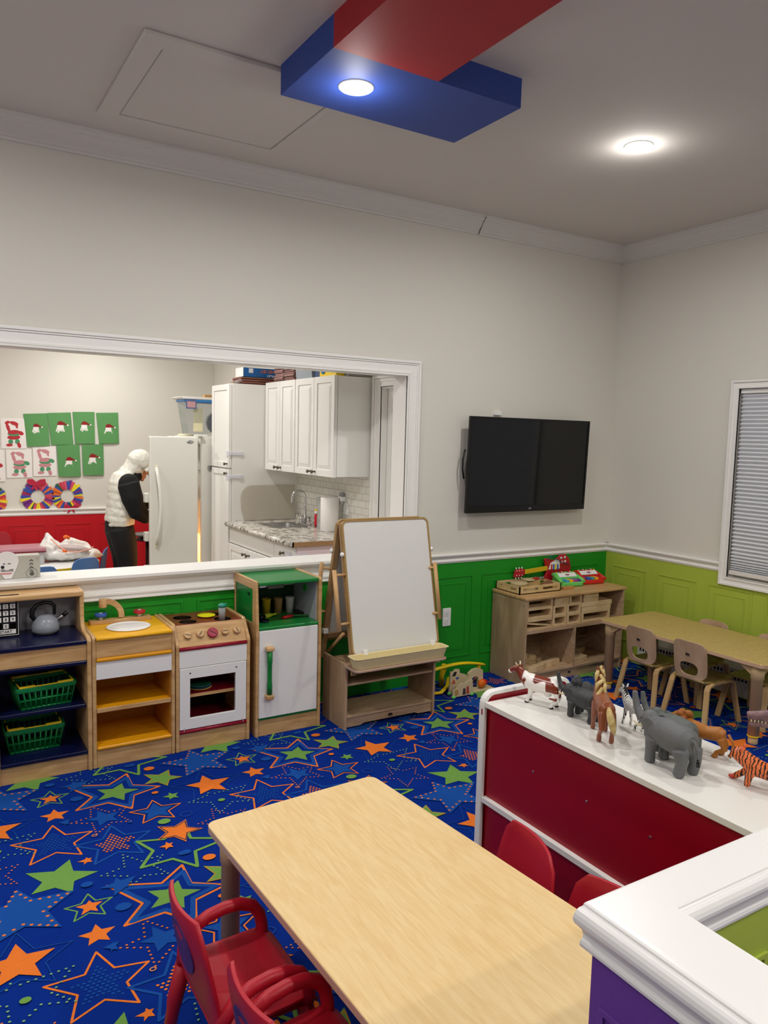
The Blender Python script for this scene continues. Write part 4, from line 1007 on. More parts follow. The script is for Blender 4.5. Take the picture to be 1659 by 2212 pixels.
# toy guitar leaning on the wall
t = thing('toy_guitar', 'red toy guitar with yellow neck leaning against the green wall', 'guitar', (3.76, 3.96, .587))
part('body', B().prism([(3.785 + q[0], q[1]) for q in [(0, .59), (.23, .59), (.246, .65), (.245, .71), (.225, .76), (.19, .79), (.15, .79), (.115, .765), (.10, .755), (.06, .757), (.01, .77), (-.012, .765), (.0, .72), (.02, .69), (.0, .64)]], 'y', 3.955, 3.975), mat('guitar red', 'B3142A', .3, coat=.3), t, .005)
b = B().prism([(3.81, .69), (3.83, .735), (3.88, .758), (3.915, .735), (3.915, .69)], 'y', 3.951, 3.955)
gp = part('pick_guard', b, WHITEP, t)
b = B()
for k in range(4): b.box(3.83 + k * .02, 3.949, .685, 3.843 + k * .02, 3.951, .725, k)
part('coloured_bars', b, [REDP, BLUEP, GOLDR, BLUEP], gp)
b = B()
for p_ in ((3.93, .765), (3.965, .768), (3.94, .735), (3.97, .738), (3.905, .745)): b.lathe([(0, 3.952), (.009, 3.952), (.009, 3.955)], (p_[0], 0, p_[1]), 14, ax='y')
part('white_dots', b, WHITEP, t)
part('neck', B().prism([(3.59, .672), (3.80, .684), (3.80, .715), (3.59, .702)], 'y', 3.952, 3.968), mat('neck yellow', 'D8B41E', .4), t, .002)
hd = part('headstock', B().prism([(3.495, .655), (3.505, .705), (3.555, .715), (3.592, .706), (3.592, .668), (3.55, .655)], 'y', 3.953, 3.969), MATS['guitar red'], t, .003)
b = B()
for k in range(3):
    for z in (.718, .646): b.ball((3.51 + k * .026, 3.955, z), (.005, .004, .008), 8)
    for z in (.668, .700): b.ball((3.515 + k * .024, 3.952, z), .004, 8)
part('tuning_pegs', b, WHITEP, hd)
part('strap', B().tube([(3.79, 3.945, .77), (3.83, 3.942, .78), (3.90, 3.943, .75), (3.96, 3.944, .725), (4.01, 3.945, .715)], .006, 8, flat=.4), mat('strap navy', '2A3E78', .7), t)

# ================================================================ MARBLE TRACK TOY on the floor
t = thing('marble_track', 'yellow curved toy track with printed wooden hill panels on the carpet', 'toy track', (2.92, 3.78, 0))
b = B(); pts = []
for k in range(15):
    u = k / 14; pts.append((2.70 + .46 * u, 3.86 - .03 * math.sin(PI * u) - .02 * u, .120 + .04 * math.sin(PI * u)))
b.tube(pts, .020, 8, flat=.45); part('upper_track', b, GOLDR, t)
part('track_post', B().tube([(2.865, 3.90, .0), (2.865, 3.90, .07), (2.865, 3.87, .145)], [.018, .017, .02], 12), GOLDR, t)
part('track_post', B().tube([(3.12, 3.84, .0), (3.12, 3.84, .13)], [.015, .013], 12), GOLDR, t)
part('lower_track', B().tube([(2.70, 3.775, .012), (2.76, 3.76, .014), (2.83, 3.79, .035), (2.875, 3.83, .075)], .017, 8, flat=.5), GOLDR, t)
WPAN = wood('printed panel', 'D8C7A0', 'CDBB92', (5, 20, 20)); 
b = B().prism([(2.775, .012), (2.778, .055), (2.80, .062), (2.82, .085), (2.845, .092), (2.87, .088), (2.885, .10), (2.925, .105), (2.935, .035), (2.92, .012)], 'y', 3.655, 3.663)
p1_ = part('hill_panel', b, WPAN, t)
b = B(); b.prism([(2.792, .02), (2.79, .06), (2.815, .055), (2.818, .025)], 'y', 3.653, 3.655, 0).prism([(2.85, .02), (2.855, .06), (2.87, .058), (2.875, .02)], 'y', 3.653, 3.655, 1).prism([(2.882, .02), (2.88, .065), (2.895, .07), (2.90, .02)], 'y', 3.653, 3.655, 2)
part('printed_scene', b, [mat('print tan', 'B89050', .6), mat('print dark', '4A3B36', .6), mat('print red', 'B5402E', .6)], p1_)
b = B().prism([(2.795, .012), (2.80, .155), (2.82, .15), (2.84, .165), (2.87, .160), (2.875, .135), (2.92, .12), (2.945, .085), (2.95, .012)], 'y', 3.72, 3.728)
p2_ = part('hill_panel', b, WPAN, t)
b = B(); ringprism(b, [(2.812, .075), (2.842, .075), (2.827, .10)], [(2.820, .079), (2.834, .079), (2.827, .091)], 'y', 3.718, 3.72, 0)
b.box(2.845, 3.718, .10, 2.865, 3.72, .112, 1); b.prism([(2.815, .125), (2.835, .12), (2.85, .145), (2.83, .15)], 'y', 3.718, 3.72, 2)
part('printed_signs', b, [REDP, BLUEP, INK], p2_)
b = B(); o = [(2.945, .012), (2.945, .07), (2.96, .115), (2.99, .135), (3.03, .14), (3.07, .125), (3.075, .07), (3.075, .012)]
i_ = [(2.975, .012), (2.975, .05), (2.985, .078), (3.0, .09), (3.02, .09), (3.035, .078), (3.04, .05), (3.04, .012)]
n = 8
vs = [(x, y_, z) for y_ in (3.735, 3.755) for L in (o, i_) for x, z in L]; fs = []
for i in range(n - 1): fs += [(i, i + 1, n + i + 1, n + i), (2 * n + i, 3 * n + i, 3 * n + i + 1, 2 * n + i + 1), (i, 2 * n + i, 2 * n + i + 1, i + 1), (n + i, n + i + 1, 3 * n + i + 1, 3 * n + i)]
fs += [(0, n, 3 * n, 2 * n), (n - 1, 2 * n + n - 1, 4 * n - 1, 2 * n - 1)]
part('tunnel_arch', B().add(vs, fs), WPAN, t)
part('wheel', B().lathe([(0, 3.700), (.024, 3.700), (.026, 3.705), (.026, 3.715), (.024, 3.72), (0, 3.72)], (3.045, 0, .045), 20, ax='y'), ORANGE, t)
part('red_peg', B().cyl((3.075, 3.71, .05), (3.075, 3.735, .05), .016), REDP, t)
part('track_base', B().box(2.96, 3.69, 0, 3.13, 3.76, .012), WPAN, t, .003)
for x, y in ((2.785, 3.659), (2.925, 3.659), (2.80, 3.724), (2.945, 3.724)):
    part('foot', B().ball((x, y, .012), (.016, .012, .012), 10), LGRN, t)

# ================================================================ CHILD TABLE AND WOODEN CHAIRS by the lime wall
TZ = .455
def table(name, lab, poly, legs, top_m, edge_m, r=.034):
    cx = sum(p[0] for p in poly) / len(poly); cy = sum(p[1] for p in poly) / len(poly)
    t = thing(name, lab, 'table', (cx, cy, 0))
    # rounded polygon
    pts = []; n = len(poly)
    for i in range(n):
        p = Vector(poly[i]); a = (Vector(poly[i - 1]) - p); c = (Vector(poly[(i + 1) % n]) - p); R_ = .035
        a.normalize(); c.normalize(); s0 = p + a * R_; s1 = p + c * R_
        for k in range(7):
            u = k / 6; pts.append(tuple(s0 * (1 - u) ** 2 + p * 2 * u * (1 - u) + s1 * u * u))
    tt = part('tabletop', B().prism(pts, 'z', TZ - .020, TZ), top_m, t, .003, 3)
    b = B(); cc = Vector((cx, cy)); ins = [tuple(cc + (Vector(p) - cc) * 1.0015) for p in pts]
    part('edge_band', ringprism(B(), ins, [tuple(cc + (Vector(p) - cc) * .97) for p in pts], 'z', TZ - .021, TZ - .0025), edge_m, tt)
    for (x, y) in legs:
        b = B(); b.tube([(x, y, .045), (x, y, TZ - .10), (x, y, TZ - .098), (x, y, TZ - .02)], [r * .88, r * .88, r, r * 1.03], 20, 0)
        d = (cc - Vector((x, y))); sx = 1 if d.x > 0 else -1; sy = 1 if d.y > 0 else -1
        b.prism([(x, TZ - .02), (x + sx * .10, TZ - .02), (x + sx * .10, TZ - .032), (x + sx * .03, TZ - .075), (x, TZ - .09)], 'y', y - .02, y + .02)
        b.prism([(y, TZ - .02), (y + sy * .10, TZ - .02), (y + sy * .10, TZ - .032), (y + sy * .03, TZ - .075), (y, TZ - .09)], 'x', x - .02, x + .02)
        lg = part('leg', b, TAN, t)
        part('height_ring', B().tube([(x, y, .040), (x, y, .047)], r * .92, 20), GOLDR, lg)
        part('foot', B().tube([(x, y, 0), (x, y, .004), (x, y, .042)], [r * .7, r * .76, r * .72], 16), TAN, lg)
    return t
table('child_table', 'low oat coloured child table standing along the lime wall', [(3.76, 2.28), (4.297, 2.28), (4.297, 3.42), (3.76, 3.42)],
      [(3.815, 2.345), (3.815, 3.365), (4.245, 2.345), (4.245, 3.365)], TABLE2, TANE)
def wood_chair(cx, cy, rot, lab):
    t = thing('wooden_chair', lab, 'chair', (cx, cy, 0), 'bent wood child chairs')
    def L(): b = B(); b.M = Matrix.Translation((cx, cy, 0)); return b
    def ch(name, b, m, par, bev=0): return part(name, b, m, par, bev)
    BW = wood('bent ply', 'BFA285', 'A98B6E', (10, 10, 3), rough=.4); BW2 = wood('bent ply leg', 'C9A877', 'B69361', (10, 10, 3), rough=.45)
    # back: outline with oval hole, tilted back (towards -x)
    out = []; inn = []; N = 36
    for k in range(N):
        a = 2 * PI * k / N; ca, sa = math.cos(a), math.sin(a)
        r = 1 / max(abs(ca) / .105, 1e-6)
        # superellipse, wider at the bottom
        e = 5.0; rr_ = (abs(ca / .110) ** e + abs(sa / .112) ** e) ** (-1 / e)
        out.append((rr_ * ca, .372 + rr_ * sa))
        q = (abs(ca / .060) ** 2.6 + abs(sa / .040) ** 2.6) ** (-1 / 2.6)
        inn.append((q * ca, .318 + q * sa * (1.0 if sa > 0 else .9)))
    b = L(); T_ = Matrix.Rotation(-.13, 4, 'Y'); b.M = b.M @ Matrix.Translation((-.125, 0, .26)) @ T_ @ Matrix.Translation((0, 0, -.26))
    vs = []
    for (tx) in (-.005, .005):
        for Lp in (out, inn):
            for (y, z) in Lp: vs.append((tx - .10 * (y ** 2) * 6 * 0 + 1.6 * y * y, y, z))
    fs = []
    for i in range(N):
        j = (i + 1) % N
        fs += [(i, j, N + j, N + i), (2 * N + i, 3 * N + i, 3 * N + j, 2 * N + j), (i, 2 * N + i, 2 * N + j, j), (N + i, N + j, 3 * N + j, 3 * N + i)]
    b.add(vs, fs); bk_ = ch('backrest', b, BW, t, .002)
    b = L(); b.M = b.M @ Matrix.Translation((-.125, 0, .26)) @ T_ @ Matrix.Translation((0, 0, -.26)) @ Matrix(((0, 0, -1, -.0052), (-1, 0, 0, 0), (0, 1, 0, .405), (0, 0, 0, 1)))
    brandmark(b, Matrix.Identity(4), .013); ch('brand_mark', b, INK, bk_)
    b = L(); b.prism(rrect(-.115, -.115, .135, .115, .03), 'z', .252, .264); b.tube([(-.118, -.10, .258), (-.118, .10, .258)], .008, 8)
    ch('seat', b, wood('seat ply', '9C8550', '87713F', (10, 10, 3), rough=.4), t, .003)
    for s_ in (-1, 1):
        for d in (-1, 1):
            b = L(); x0 = -.095 if d < 0 else .10; y0 = s_ * .118; y1 = s_ * .142; w_ = .016
            prof = [(x0 - d * .09, .250), (x0 - d * .02, .249), (x0 + d * .012, .238), (x0 + d * .022, .215), (x0 + d * .062, .0)]
            b2_ = []
            ns = len(prof); vs = []; 
            for i, (x, z) in enumerate(prof):
                u = 0 if z > .2 else (0.2 - z) / .2; yc = y0 + (y1 - y0) * (u if z < .2 else 0)
                if i < ns - 1: dx, dz = prof[i + 1][0] - x, prof[i + 1][1] - z
                l_ = math.hypot(dx, dz); nx, nz = -dz / l_ * .007, dx / l_ * .007
                for (yy, q) in ((-w_, 1), (w_, 1), (w_, -1), (-w_, -1)): vs.append((x + nx * q, yc + yy, z + nz * q))
            fs = [(0, 3, 2, 1), (4 * (ns - 1), 4 * (ns - 1) + 1, 4 * (ns - 1) + 2, 4 * (ns - 1) + 3)]
            for i in range(ns - 1):
                for k in range(4): fs.append((4 * i + k, 4 * i + (k + 1) % 4, 4 * i + 4 + (k + 1) % 4, 4 * i + 4 + k))
            b.add(vs, fs); ch('leg', b, BW2, t, .002)
    t.rotation_euler.z = rot
    return t
c1 = wood_chair(3.885, 3.075, 0, 'bent wood child chair pushed under the oat table, the one nearer the block shelf')
for (x, y, r, lab) in ((3.885, 2.725, 0, 'bent wood child chair in front of the oat table, the nearer one'), (4.18, 2.97, PI, 'bent wood child chair behind the oat table, under its far half'),
                       (4.18, 2.56, PI, 'bent wood child chair behind the oat table, near the right leg')):
    c = copy_tree(c1); c.location = (x, y, 0); c.rotation_euler.z = r; c['label'] = lab

# ================================================================ FRONT TABLE AND RED CHAIRS
table('activity_table', 'large maple topped child table in the foreground', [(.735, .90), (1.385, .90), (1.292, 2.135), (.697, 2.095)],
      [(.752, 2.03), (1.245, 2.06), (.79, .96), (1.32, .96)], TABLE, mat('edge mauve tan', 'C6A695', .45), .031)
def arm_chair(cx, cy, rot, lab):
    t = thing('toddler_armchair', lab, 'chair', (cx, cy, 0), 'red plastic armchairs at the maple table')
    def L(): b = B(); b.M = Matrix.Translation((cx, cy, 0)); return b
    # shell: back curving into the seat, profile swept over y with rounded top
    N, Mm = 14, 13; vs = []; TH = .010
    prof = [(-.168, .505), (-.164, .47), (-.155, .42), (-.145, .37), (-.137, .33), (-.130, .295), (-.120, .268), (-.100, .252), (-.06, .246), (0, .245), (.06, .247), (.105, .250), (.130, .244), (.142, .225)]
    hw_ = [.098, .128, .140, .146, .147, .146, .147, .148, .150, .152, .153, .150, .140, .125]
    for side in (0, 1):
        for i, (x, z) in enumerate(prof):
            a = Vector((prof[min(i + 1, N - 1)][0] - prof[max(i - 1, 0)][0], prof[min(i + 1, N - 1)][1] - prof[max(i - 1, 0)][1])).normalized()
            nx, nz = -a.y * TH * side, a.x * TH * side
            for k in range(Mm):
                u = -1 + 2 * k / (Mm - 1); y = u * hw_[i]
                bow = .018 * u * u * (1 if i < 6 else .0)
                vs.append((x + nx + bow, y, z + nz + (.012 * u * u if i >= 7 and i < 12 else 0)))
    fs = []
    for s_ in (0, 1):
        o = s_ * N * Mm
        for i in range(N - 1):
            for k in range(Mm - 1): fs.append((o + i * Mm + k, o + i * Mm + k + 1, o + (i + 1) * Mm + k + 1, o + (i + 1) * Mm + k))
    q = N * Mm
    for i in range(N - 1):
        for k in (0, Mm - 1): fs.append((i * Mm + k, (i + 1) * Mm + k, q + (i + 1) * Mm + k, q + i * Mm + k))
    for k in range(Mm - 1):
        for i in (0, N - 1): fs.append((i * Mm + k, i * Mm + k + 1, q + i * Mm + k + 1, q + i * Mm + k))
    b = L(); b.add(vs, fs, 0, True); sh_ = part('seat_shell', b, CHR, t, .002)
    b = L(); q_ = [(.075 * math.cos(2 * PI * k / 24), .40 + .062 * math.sin(2 * PI * k / 24)) for k in range(24)]
    X_ = lambda y, z: -.151 - (z - .40) * .17 + .018 * (y / .142) ** 2
    b.add([(X_(y, z) - d, y, z) for d in (-.001, .003) for (y, z) in q_], [tuple(range(24)), tuple(range(24, 48))] + [(k, (k + 1) % 24, 24 + (k + 1) % 24, 24 + k) for k in range(24)])
    part('back_inset', b, PURPLEP, sh_)
    for s_ in (-1, 1):
        y = s_ * .150
        pts = [(-.108, y - s_ * .015, .250), (-.100, y, .290), (-.075, y, .326), (-.035, y, .346), (.010, y, .354), (.050, y, .352), (.086, y, .337), (.106, y, .308), (.112, y - s_ * .004, .275), (.110, y - s_ * .012, .238)]
        b = L(); b.tube(pts, .0165, 14); part('armrest', b, CHR, t)
        for d in (-1, 1):
            b = L(); b.tube([(d * .105, s_ * .135, .25), (d * .125, s_ * .15, .14), (d * .128, s_ * .151, .12), (d * .145, s_ * .165, 0)], [.021, .020, .017, .016], 12); part('leg', b, CHR, t)
    b = L(); b.box(-.11, -.13, .228, .11, .13, .242); part('under_frame', b, CHR, t, .004)
    t.rotation_euler.z = rot
    return t
a1 = arm_chair(.652, 1.675, .0, 'red plastic armchair left of the maple table, the one fully in view')
for (x, y, r, lab) in ((.680, 1.33, .03, 'red plastic armchair left of the maple table, cut off by the bottom of the photo'), (1.285, 1.53, PI - .22, 'red chair between the maple table and the red cabinet, nearer the window wall'),
                       (1.30, 1.17, PI + .15, 'red chair right of the maple table, beside the white capped half wall')):
    c = copy_tree(a1); c.location = (x, y, 0); c.rotation_euler.z = r; c['label'] = lab

# ================================================================ RED CABINET
t = thing('toy_cabinet', 'red and white low cabinet with toy animals on its top', 'cabinet', (1.94, 1.5, 0))
RX0, RX1, RY1, RY0 = 1.735, 2.15, 2.125, .86
for y, nm in ((RY1 - .03, 0), (RY0, 1)):
    o = [(RX0, 0)] + [(RX0, .63)] + arc(RX0 + .05, .635, .05, 180, 90, 6) + arc(RX1 - .05 + .02, .635, .05, 90, 0, 6) + [(RX1 + .02, 0)]
    i_ = [(RX0 + .016, .02)] + [(RX0 + .016, .63)] + arc(RX0 + .05, .635, .034, 180, 90, 6) + arc(RX1 - .03, .635, .034, 90, 0, 6) + [(RX1 + .004, .02)]
    part('end_panel_trim', ringprism(B(), o, i_, 'y', y, y + .03), WHITE, t, .004)
    part('end_panel', B().prism(i_, 'y', y + .006, y + .024), CABR, t)
part('cabinet_top', B().box(RX0 + .003, RY0 + .03, .630, RX1, RY1 - .03, .650), mat('cabinet top white', 'E9E8E2', .22), t, .002)
part('back_panel', B().box(RX0 + .022, RY0 + .03, .02, RX0 + .034, RY1 - .03, .630), CABR, t)
part('back_rail', B().box(RX0 + .003, RY0 + .03, .272, RX0 + .024, RY1 - .03, .292), WHITE, t, .001)
part('bottom_board', B().box(RX0 + .02, RY0 + .03, .02, RX1, RY1 - .03, .045), WHITE, t)
part('shelf', B().box(RX0 + .034, RY0 + .03, .31, RX1 - .01, RY1 - .03, .33), WHITE, t)
for y in (1.85, 1.607, 1.364): part('screw_cap', B().cyl((RX0 + .019, y, .482), (RX0 + .023, y, .482), .004, 10), STEEL, t)
solo('trim_peg', B().box(RX0 - .001, RY1 - .022, .60, RX0 + .001, RY1 - .016, .622), CRIM, 'tiny red screw slot on the cabinet end edge', 'screw')

# ================================================================ TOY ANIMALS on the cabinet
AZ = .650
def beast(name, lab, cat, x, y, head, sc, m, build, extras, voxel=.0022, group=None, it=9):
    """build(b): local blobs, forward +x, feet z=0"""
    t = thing(name, lab, cat, (x, y, AZ), group)
    b = B(2); b.M = Matrix.Translation((x, y, AZ)) @ Matrix.Scale(sc, 4); build(b)
    bd = part('body', b, m, t, rm=voxel, sub=it)
    for nm, fn, mm in extras:
        b = B(); b.M = Matrix.Translation((x, y, AZ)) @ Matrix.Scale(sc, 4); fn(b); part(nm, b, mm, t)
    t.rotation_euler.z = head
    return t
def legs(b, xs, w_, top, r, foot, n=10, bend=0):
    for i, x in enumerate(xs):
        dx = [0.0, .012, -.006, .01][i] if bend else 0
        s_ = 1 if i % 2 else -1
        back = x < 0
        if back: pts = [(x, s_ * w_ * .8, top), (x - .02 * top / .08, s_ * w_, top * .55), (x + dx, s_ * w_, top * .28), (x + dx + .002, s_ * w_, .004)]
        else: pts = [(x, s_ * w_ * .8, top), (x + .004, s_ * w_, top * .5), (x + dx, s_ * w_, top * .25), (x + dx + .003, s_ * w_, .004)]
        b.tube(pts, [r * 1.6, r * 1.05, r * .8, foot], n)
        b.ball((pts[3][0] + foot * .3, pts[3][1], foot * .55), (foot * 1.2, foot * 1.0, foot * .6), 8)
def eyes(p, r=.0022): return lambda b: (b.ball((p[0], p[1], p[2]), r, 8), b.ball((p[0], -p[1], p[2]), r, 8))
def th(a, c): return math.atan2(c, a)
# cow
def cow(b):
    b.tube([(-.085, 0, .088), (-.07, 0, .088), (-.03, 0, .085), (.02, 0, .085), (.055, 0, .090), (.075, 0, .10), (.10, 0, .122), (.115, 0, .130)], [.018, .030, .034, .036, .034, .026, .017, .014], 14)
    b.tube([(.105, 0, .134), (.125, 0, .126), (.147, 0, .115)], [.016, .014, .0105], 12)
    for s_ in (-1, 1): b.ball((.105, s_ * .020, .138), (.005, .012, .006), 8, rot=(s_ * .3, 0, 0))
    b.ball((-.035, 0, .052), (.018, .014, .012), 10)
    legs(b, (.055, .035, -.062, -.075), .019, .075, .0085, .0078, bend=1)
def cow_hide():
    m = spots('cow hide', '7A2F1C', 'F1EEEA', 13, .45, .25, soft=.01); nt = m.node_tree; p = nt.nodes['Principled BSDF']
    src = p.inputs['Base Color'].links[0].from_socket; tc = nt.nodes['Texture Coordinate']; sp = nt.nodes.new('ShaderNodeSeparateXYZ'); nt.links.new(tc.outputs['Object'], sp.inputs[0])
    def gate(out, op, v):
        g = nt.nodes.new('ShaderNodeMath'); g.operation = op; g.inputs[1].default_value = v; nt.links.new(out, g.inputs[0]); return g.outputs[0]
    for fac, col in ((gate(sp.outputs[2], 'LESS_THAN', .060), 'F1EEEA'), (gate(sp.outputs[0], 'GREATER_THAN', .066), '7A2F1C')):
        x = nt.nodes.new('ShaderNodeMix'); x.data_type = 'RGBA'; nt.links.new(fac, x.inputs[0]); nt.links.new(src, x.inputs[6]); x.inputs[7].default_value = lin(col); src = x.outputs[2]
    nt.links.new(src, p.inputs['Base Color']); return m
COW = cow_hide()
beast('toy_cow', 'toy cow, glossy brown and white, at the far end of the cabinet top', 'toy animal', 1.902, 1.985, th(-.31, .95), .86, COW, cow,
      [('horns', lambda b: [b.tube([(.108, s_ * .008, .145), (.11, s_ * .016, .152), (.114, s_ * .018, .160)], [.004, .003, .0015], 8) for s_ in (-1, 1)], IVORY),
       ('tail', lambda b: b.tube([(-.085, 0, .105), (-.10, .006, .09), (-.097, .012, .06), (-.085, .028, .045), (-.06, .036, .048)], [.004, .0035, .004, .006, .003], 8), mat('cow brown', '7A2F1C', .3)),
       ('muzzle', lambda b: b.ball((.147, 0, .112), (.010, .012, .009), 12), mat('muzzle white', 'EDE6E0', .3)),
       ('eyes', eyes((.128, .012, .131)), BLACK), ('hooves', lambda b: [b.ball(p, (.010, .0095, .005), 10) for p in ((.058, -.019, .004), (.052, .019, .004), (-.067, -.019, .004), (-.064, .019, .004))], BLACK)])
# elephants
def elephant(trunk):
    def f(b):
        b.tube([(-.080, 0, .100), (-.065, 0, .100), (-.03, 0, .098), (.015, 0, .100), (.05, 0, .102), (.075, 0, .108)], [.026, .042, .047, .047, .040, .028], 16)
        b.ball((.090, 0, .118), (.030, .027, .032), 16); b.ball((.100, 0, .102), (.020, .020, .024), 12)
        b.tube(trunk, [.017, .0145, .012, .010, .0085, .0075][:len(trunk)], 12)
        for s_ in (-1, 1):
            b.tube([(.052, s_ * .026, .075), (.055, s_ * .028, .04), (.055, s_ * .028, .004)], [.021, .0155, .0165], 14)
            b.tube([(-.062, s_ * .026, .080), (-.070, s_ * .028, .045), (-.060, s_ * .028, .004)], [.026, .017, .0165], 14)
            b.prism([(.085 + q[0], q[1]) for q in [(.0, .132), (-.012, .138), (-.025, .139), (-.038, .133), (-.046, .120), (-.047, .105), (-.042, .088), (-.030, .074), (-.014, .068), (-.004, .08)]], 'y', s_ * .027, s_ * .035)
        b.tube([(-.085, 0, .115), (-.100, 0, .09), (-.104, 0, .06)], [.006, .004, .003], 8)
    return f
UPT = [(.108, 0, .108), (.132, 0, .116), (.150, 0, .138), (.160, 0, .166), (.164, 0, .188)]
EX = lambda: [('tusks', lambda b: [b.tube([(.105, s_ * .014, .095), (.125, s_ * .018, .092), (.142, s_ * .019, .100)], [.0045, .004, .002], 8) for s_ in (-1, 1)], IVORY), ('eyes', eyes((.108, .022, .122)), BLACK),
      ('tail_tuft', lambda b: b.tube([(-.104, 0, .066), (-.106, 0, .045)], [.0035, .006], 8), BLACK)]
EG = mat('elephant grey', '66686B', .55, bump=.5, bscale=160, var=.12, vscale=20); ED = mat('elephant dark', '37393C', .5, bump=.5, bscale=160, var=.1)
beast('toy_elephant', 'small dark grey toy elephant beside the cow, trunk raised', 'toy animal', 1.935, 1.805, PI / 2 + .10, .72, ED, elephant(UPT), EX(), group='toy elephants')
beast('toy_elephant', 'large mid grey toy elephant with ivory tusk and raised trunk, nearest the front', 'toy animal', 1.872, 1.40, PI / 2 - .12, .97, EG, elephant(UPT), EX(), group='toy elephants')
beast('toy_elephant', 'green grey toy elephant partly hidden behind the large one', 'toy animal', 1.962, 1.455, PI / 2 - .06, .84, mat('elephant green grey', '585F5C', .55, bump=.5, bscale=160, var=.12), elephant(UPT), EX(), group='toy elephants')
# gorilla
def gorilla(b):
    b.tube([(-.04, 0, .035), (-.01, 0, .055), (.02, 0, .078)], [.026, .032, .030], 14)
    b.ball((.045, 0, .098), (.021, .019, .023), 14); b.ball((.060, 0, .090), (.012, .012, .010), 10); b.ball((.045, 0, .115), (.014, .012, .012), 10)
    for s_ in (-1, 1):
        b.tube([(.02, s_ * .025, .080), (.035, s_ * .036, .045), (.045, s_ * .034, .006)], [.016, .013, .011], 10)
        b.tube([(-.035, s_ * .018, .035), (-.02, s_ * .026, .02), (-.02, s_ * .024, .006)], [.018, .012, .011], 10)
beast('toy_gorilla', 'dark grey toy gorilla sitting behind the small dark elephant', 'toy animal', 2.02, 1.87, PI - .3, 1.0, ED, gorilla, [('eyes', eyes((.064, .007, .102)), BLACK)])
# horse
def horse(b):
    b.tube([(-.075, 0, .120), (-.06, 0, .122), (-.02, 0, .118), (.03, 0, .120), (.06, 0, .128), (.085, 0, .158), (.10, 0, .190), (.108, 0, .205)], [.018, .031, .032, .032, .030, .022, .016, .014], 14)
    b.tube([(.100, 0, .213), (.125, 0, .205), (.150, 0, .188)], [.0155, .013, .009], 12)
    for s_ in (-1, 1): b.tube([(.098, s_ * .009, .222), (.098, s_ * .011, .240)], [.006, .002], 8)
    legs(b, (.05, .06, -.058, -.062), .021, .11, .0105, .0095, bend=1)
HB = mat('horse chestnut', '8A4A2C', .3, coat=.3, var=.08)
MANE = spots('mane blond', 'D9C58C', 'B89C5E', 60, .5, .5, soft=.2)
beast('toy_horse', 'chestnut toy horse with blond mane and tail, seen from behind', 'toy animal', 1.872, 1.662, th(.60, .80), .88, HB, horse,
      [('mane', lambda b: [b.tube([(.112 - .012 * k, -.004 + .012 * math.sin(k * 1.3), .232 - .013 * k), (.100 - .012 * k, .014 * (1 if k % 2 else -.6), .222 - .015 * k), (.084 - .010 * k, .020 * (1 if k % 2 else -.8), .200 - .016 * k)], [.006, .0085, .003], 8) for k in range(6)], MANE),
       ('tail', lambda b: b.tube([(-.090, 0, .140), (-.112, .002, .132), (-.122, -.004, .105), (-.118, -.012, .075), (-.108, -.020, .052)], [.006, .011, .014, .011, .004], 12), MANE), ('eyes', eyes((.122, .013, .210)), BLACK)])
# zebra
def zebra(b):
    b.tube([(-.05, 0, .085), (-.035, 0, .086), (0, 0, .082), (.03, 0, .084), (.05, 0, .098), (.066, 0, .120), (.072, 0, .132)], [.014, .022, .023, .023, .018, .013, .011], 12)
    b.tube([(.068, 0, .136), (.085, 0, .128), (.100, 0, .118)], [.011, .009, .0065], 10)
    for s_ in (-1, 1): b.tube([(.066, s_ * .008, .142), (.064, s_ * .013, .158)], [.005, .0035], 8)
    legs(b, (.032, .036, -.036, -.040), .013, .075, .006, .0055, bend=1)
beast('toy_zebra', 'small black and white striped toy zebra facing away', 'toy animal', 2.022, 1.665, th(.25, .95), .86, spots('zebra hide', '1A1A1C', 'E9E8E6', 55, .42, .4, 'wave', .06, distort=3), zebra,
      [('mane', lambda b: b.tube([(.072, 0, .150), (.060, 0, .135), (.044, 0, .110)], [.004, .005, .003], 8), INK), ('tail', lambda b: b.tube([(-.062, 0, .095), (-.072, 0, .075), (-.070, 0, .055)], [.003, .0025, .005], 8), INK), ('eyes', eyes((.084, .009, .132), .0016), BLACK)], voxel=.0018)
# lion
def lion(b):
    b.tube([(-.070, 0, .072), (-.055, 0, .074), (-.015, 0, .068), (.03, 0, .072), (.055, 0, .080)], [.016, .024, .022, .026, .024], 14)
    b.ball((.080, 0, .098), (.020, .018, .020), 14); b.tube([(.088, 0, .095), (.108, 0, .096)], [.011, .009], 10)
    legs(b, (.045, .052, -.055, -.062), .018, .062, .0095, .0095, bend=1)
LI = mat('lion tan', 'A96A28', .45, var=.15, vscale=20); LM = mat('lion mane', '9A5A20', .6, bump=1, bscale=90, var=.3, vscale=60)
beast('toy_lion', 'tan toy lion with a curly mane, behind the elephants', 'toy animal', 2.058, 1.43, th(-.30, .95), .95, LI, lion,
      [('mane', lambda b: [b.ball((.060 + .012 * math.cos(k * 2.4), .019 * math.cos(k * 1.7 + 1), .096 + .020 * math.sin(k * 1.7 + 1) - .004 * (k % 4)), (.013, .012, .012), 10) for k in range(16)], LM),
       ('muzzle', lambda b: b.ball((.108, 0, .096), (.007, .009, .007), 10), mat('lion nose', 'D9A08C', .4)),
       ('tail', lambda b: b.tube([(-.080, 0, .080), (-.098, .004, .055), (-.096, .008, .025), (-.090, .010, .012)], [.005, .004, .004, .007], 8), LI), ('eyes', eyes((.098, .010, .105), .0015), BLACK)])
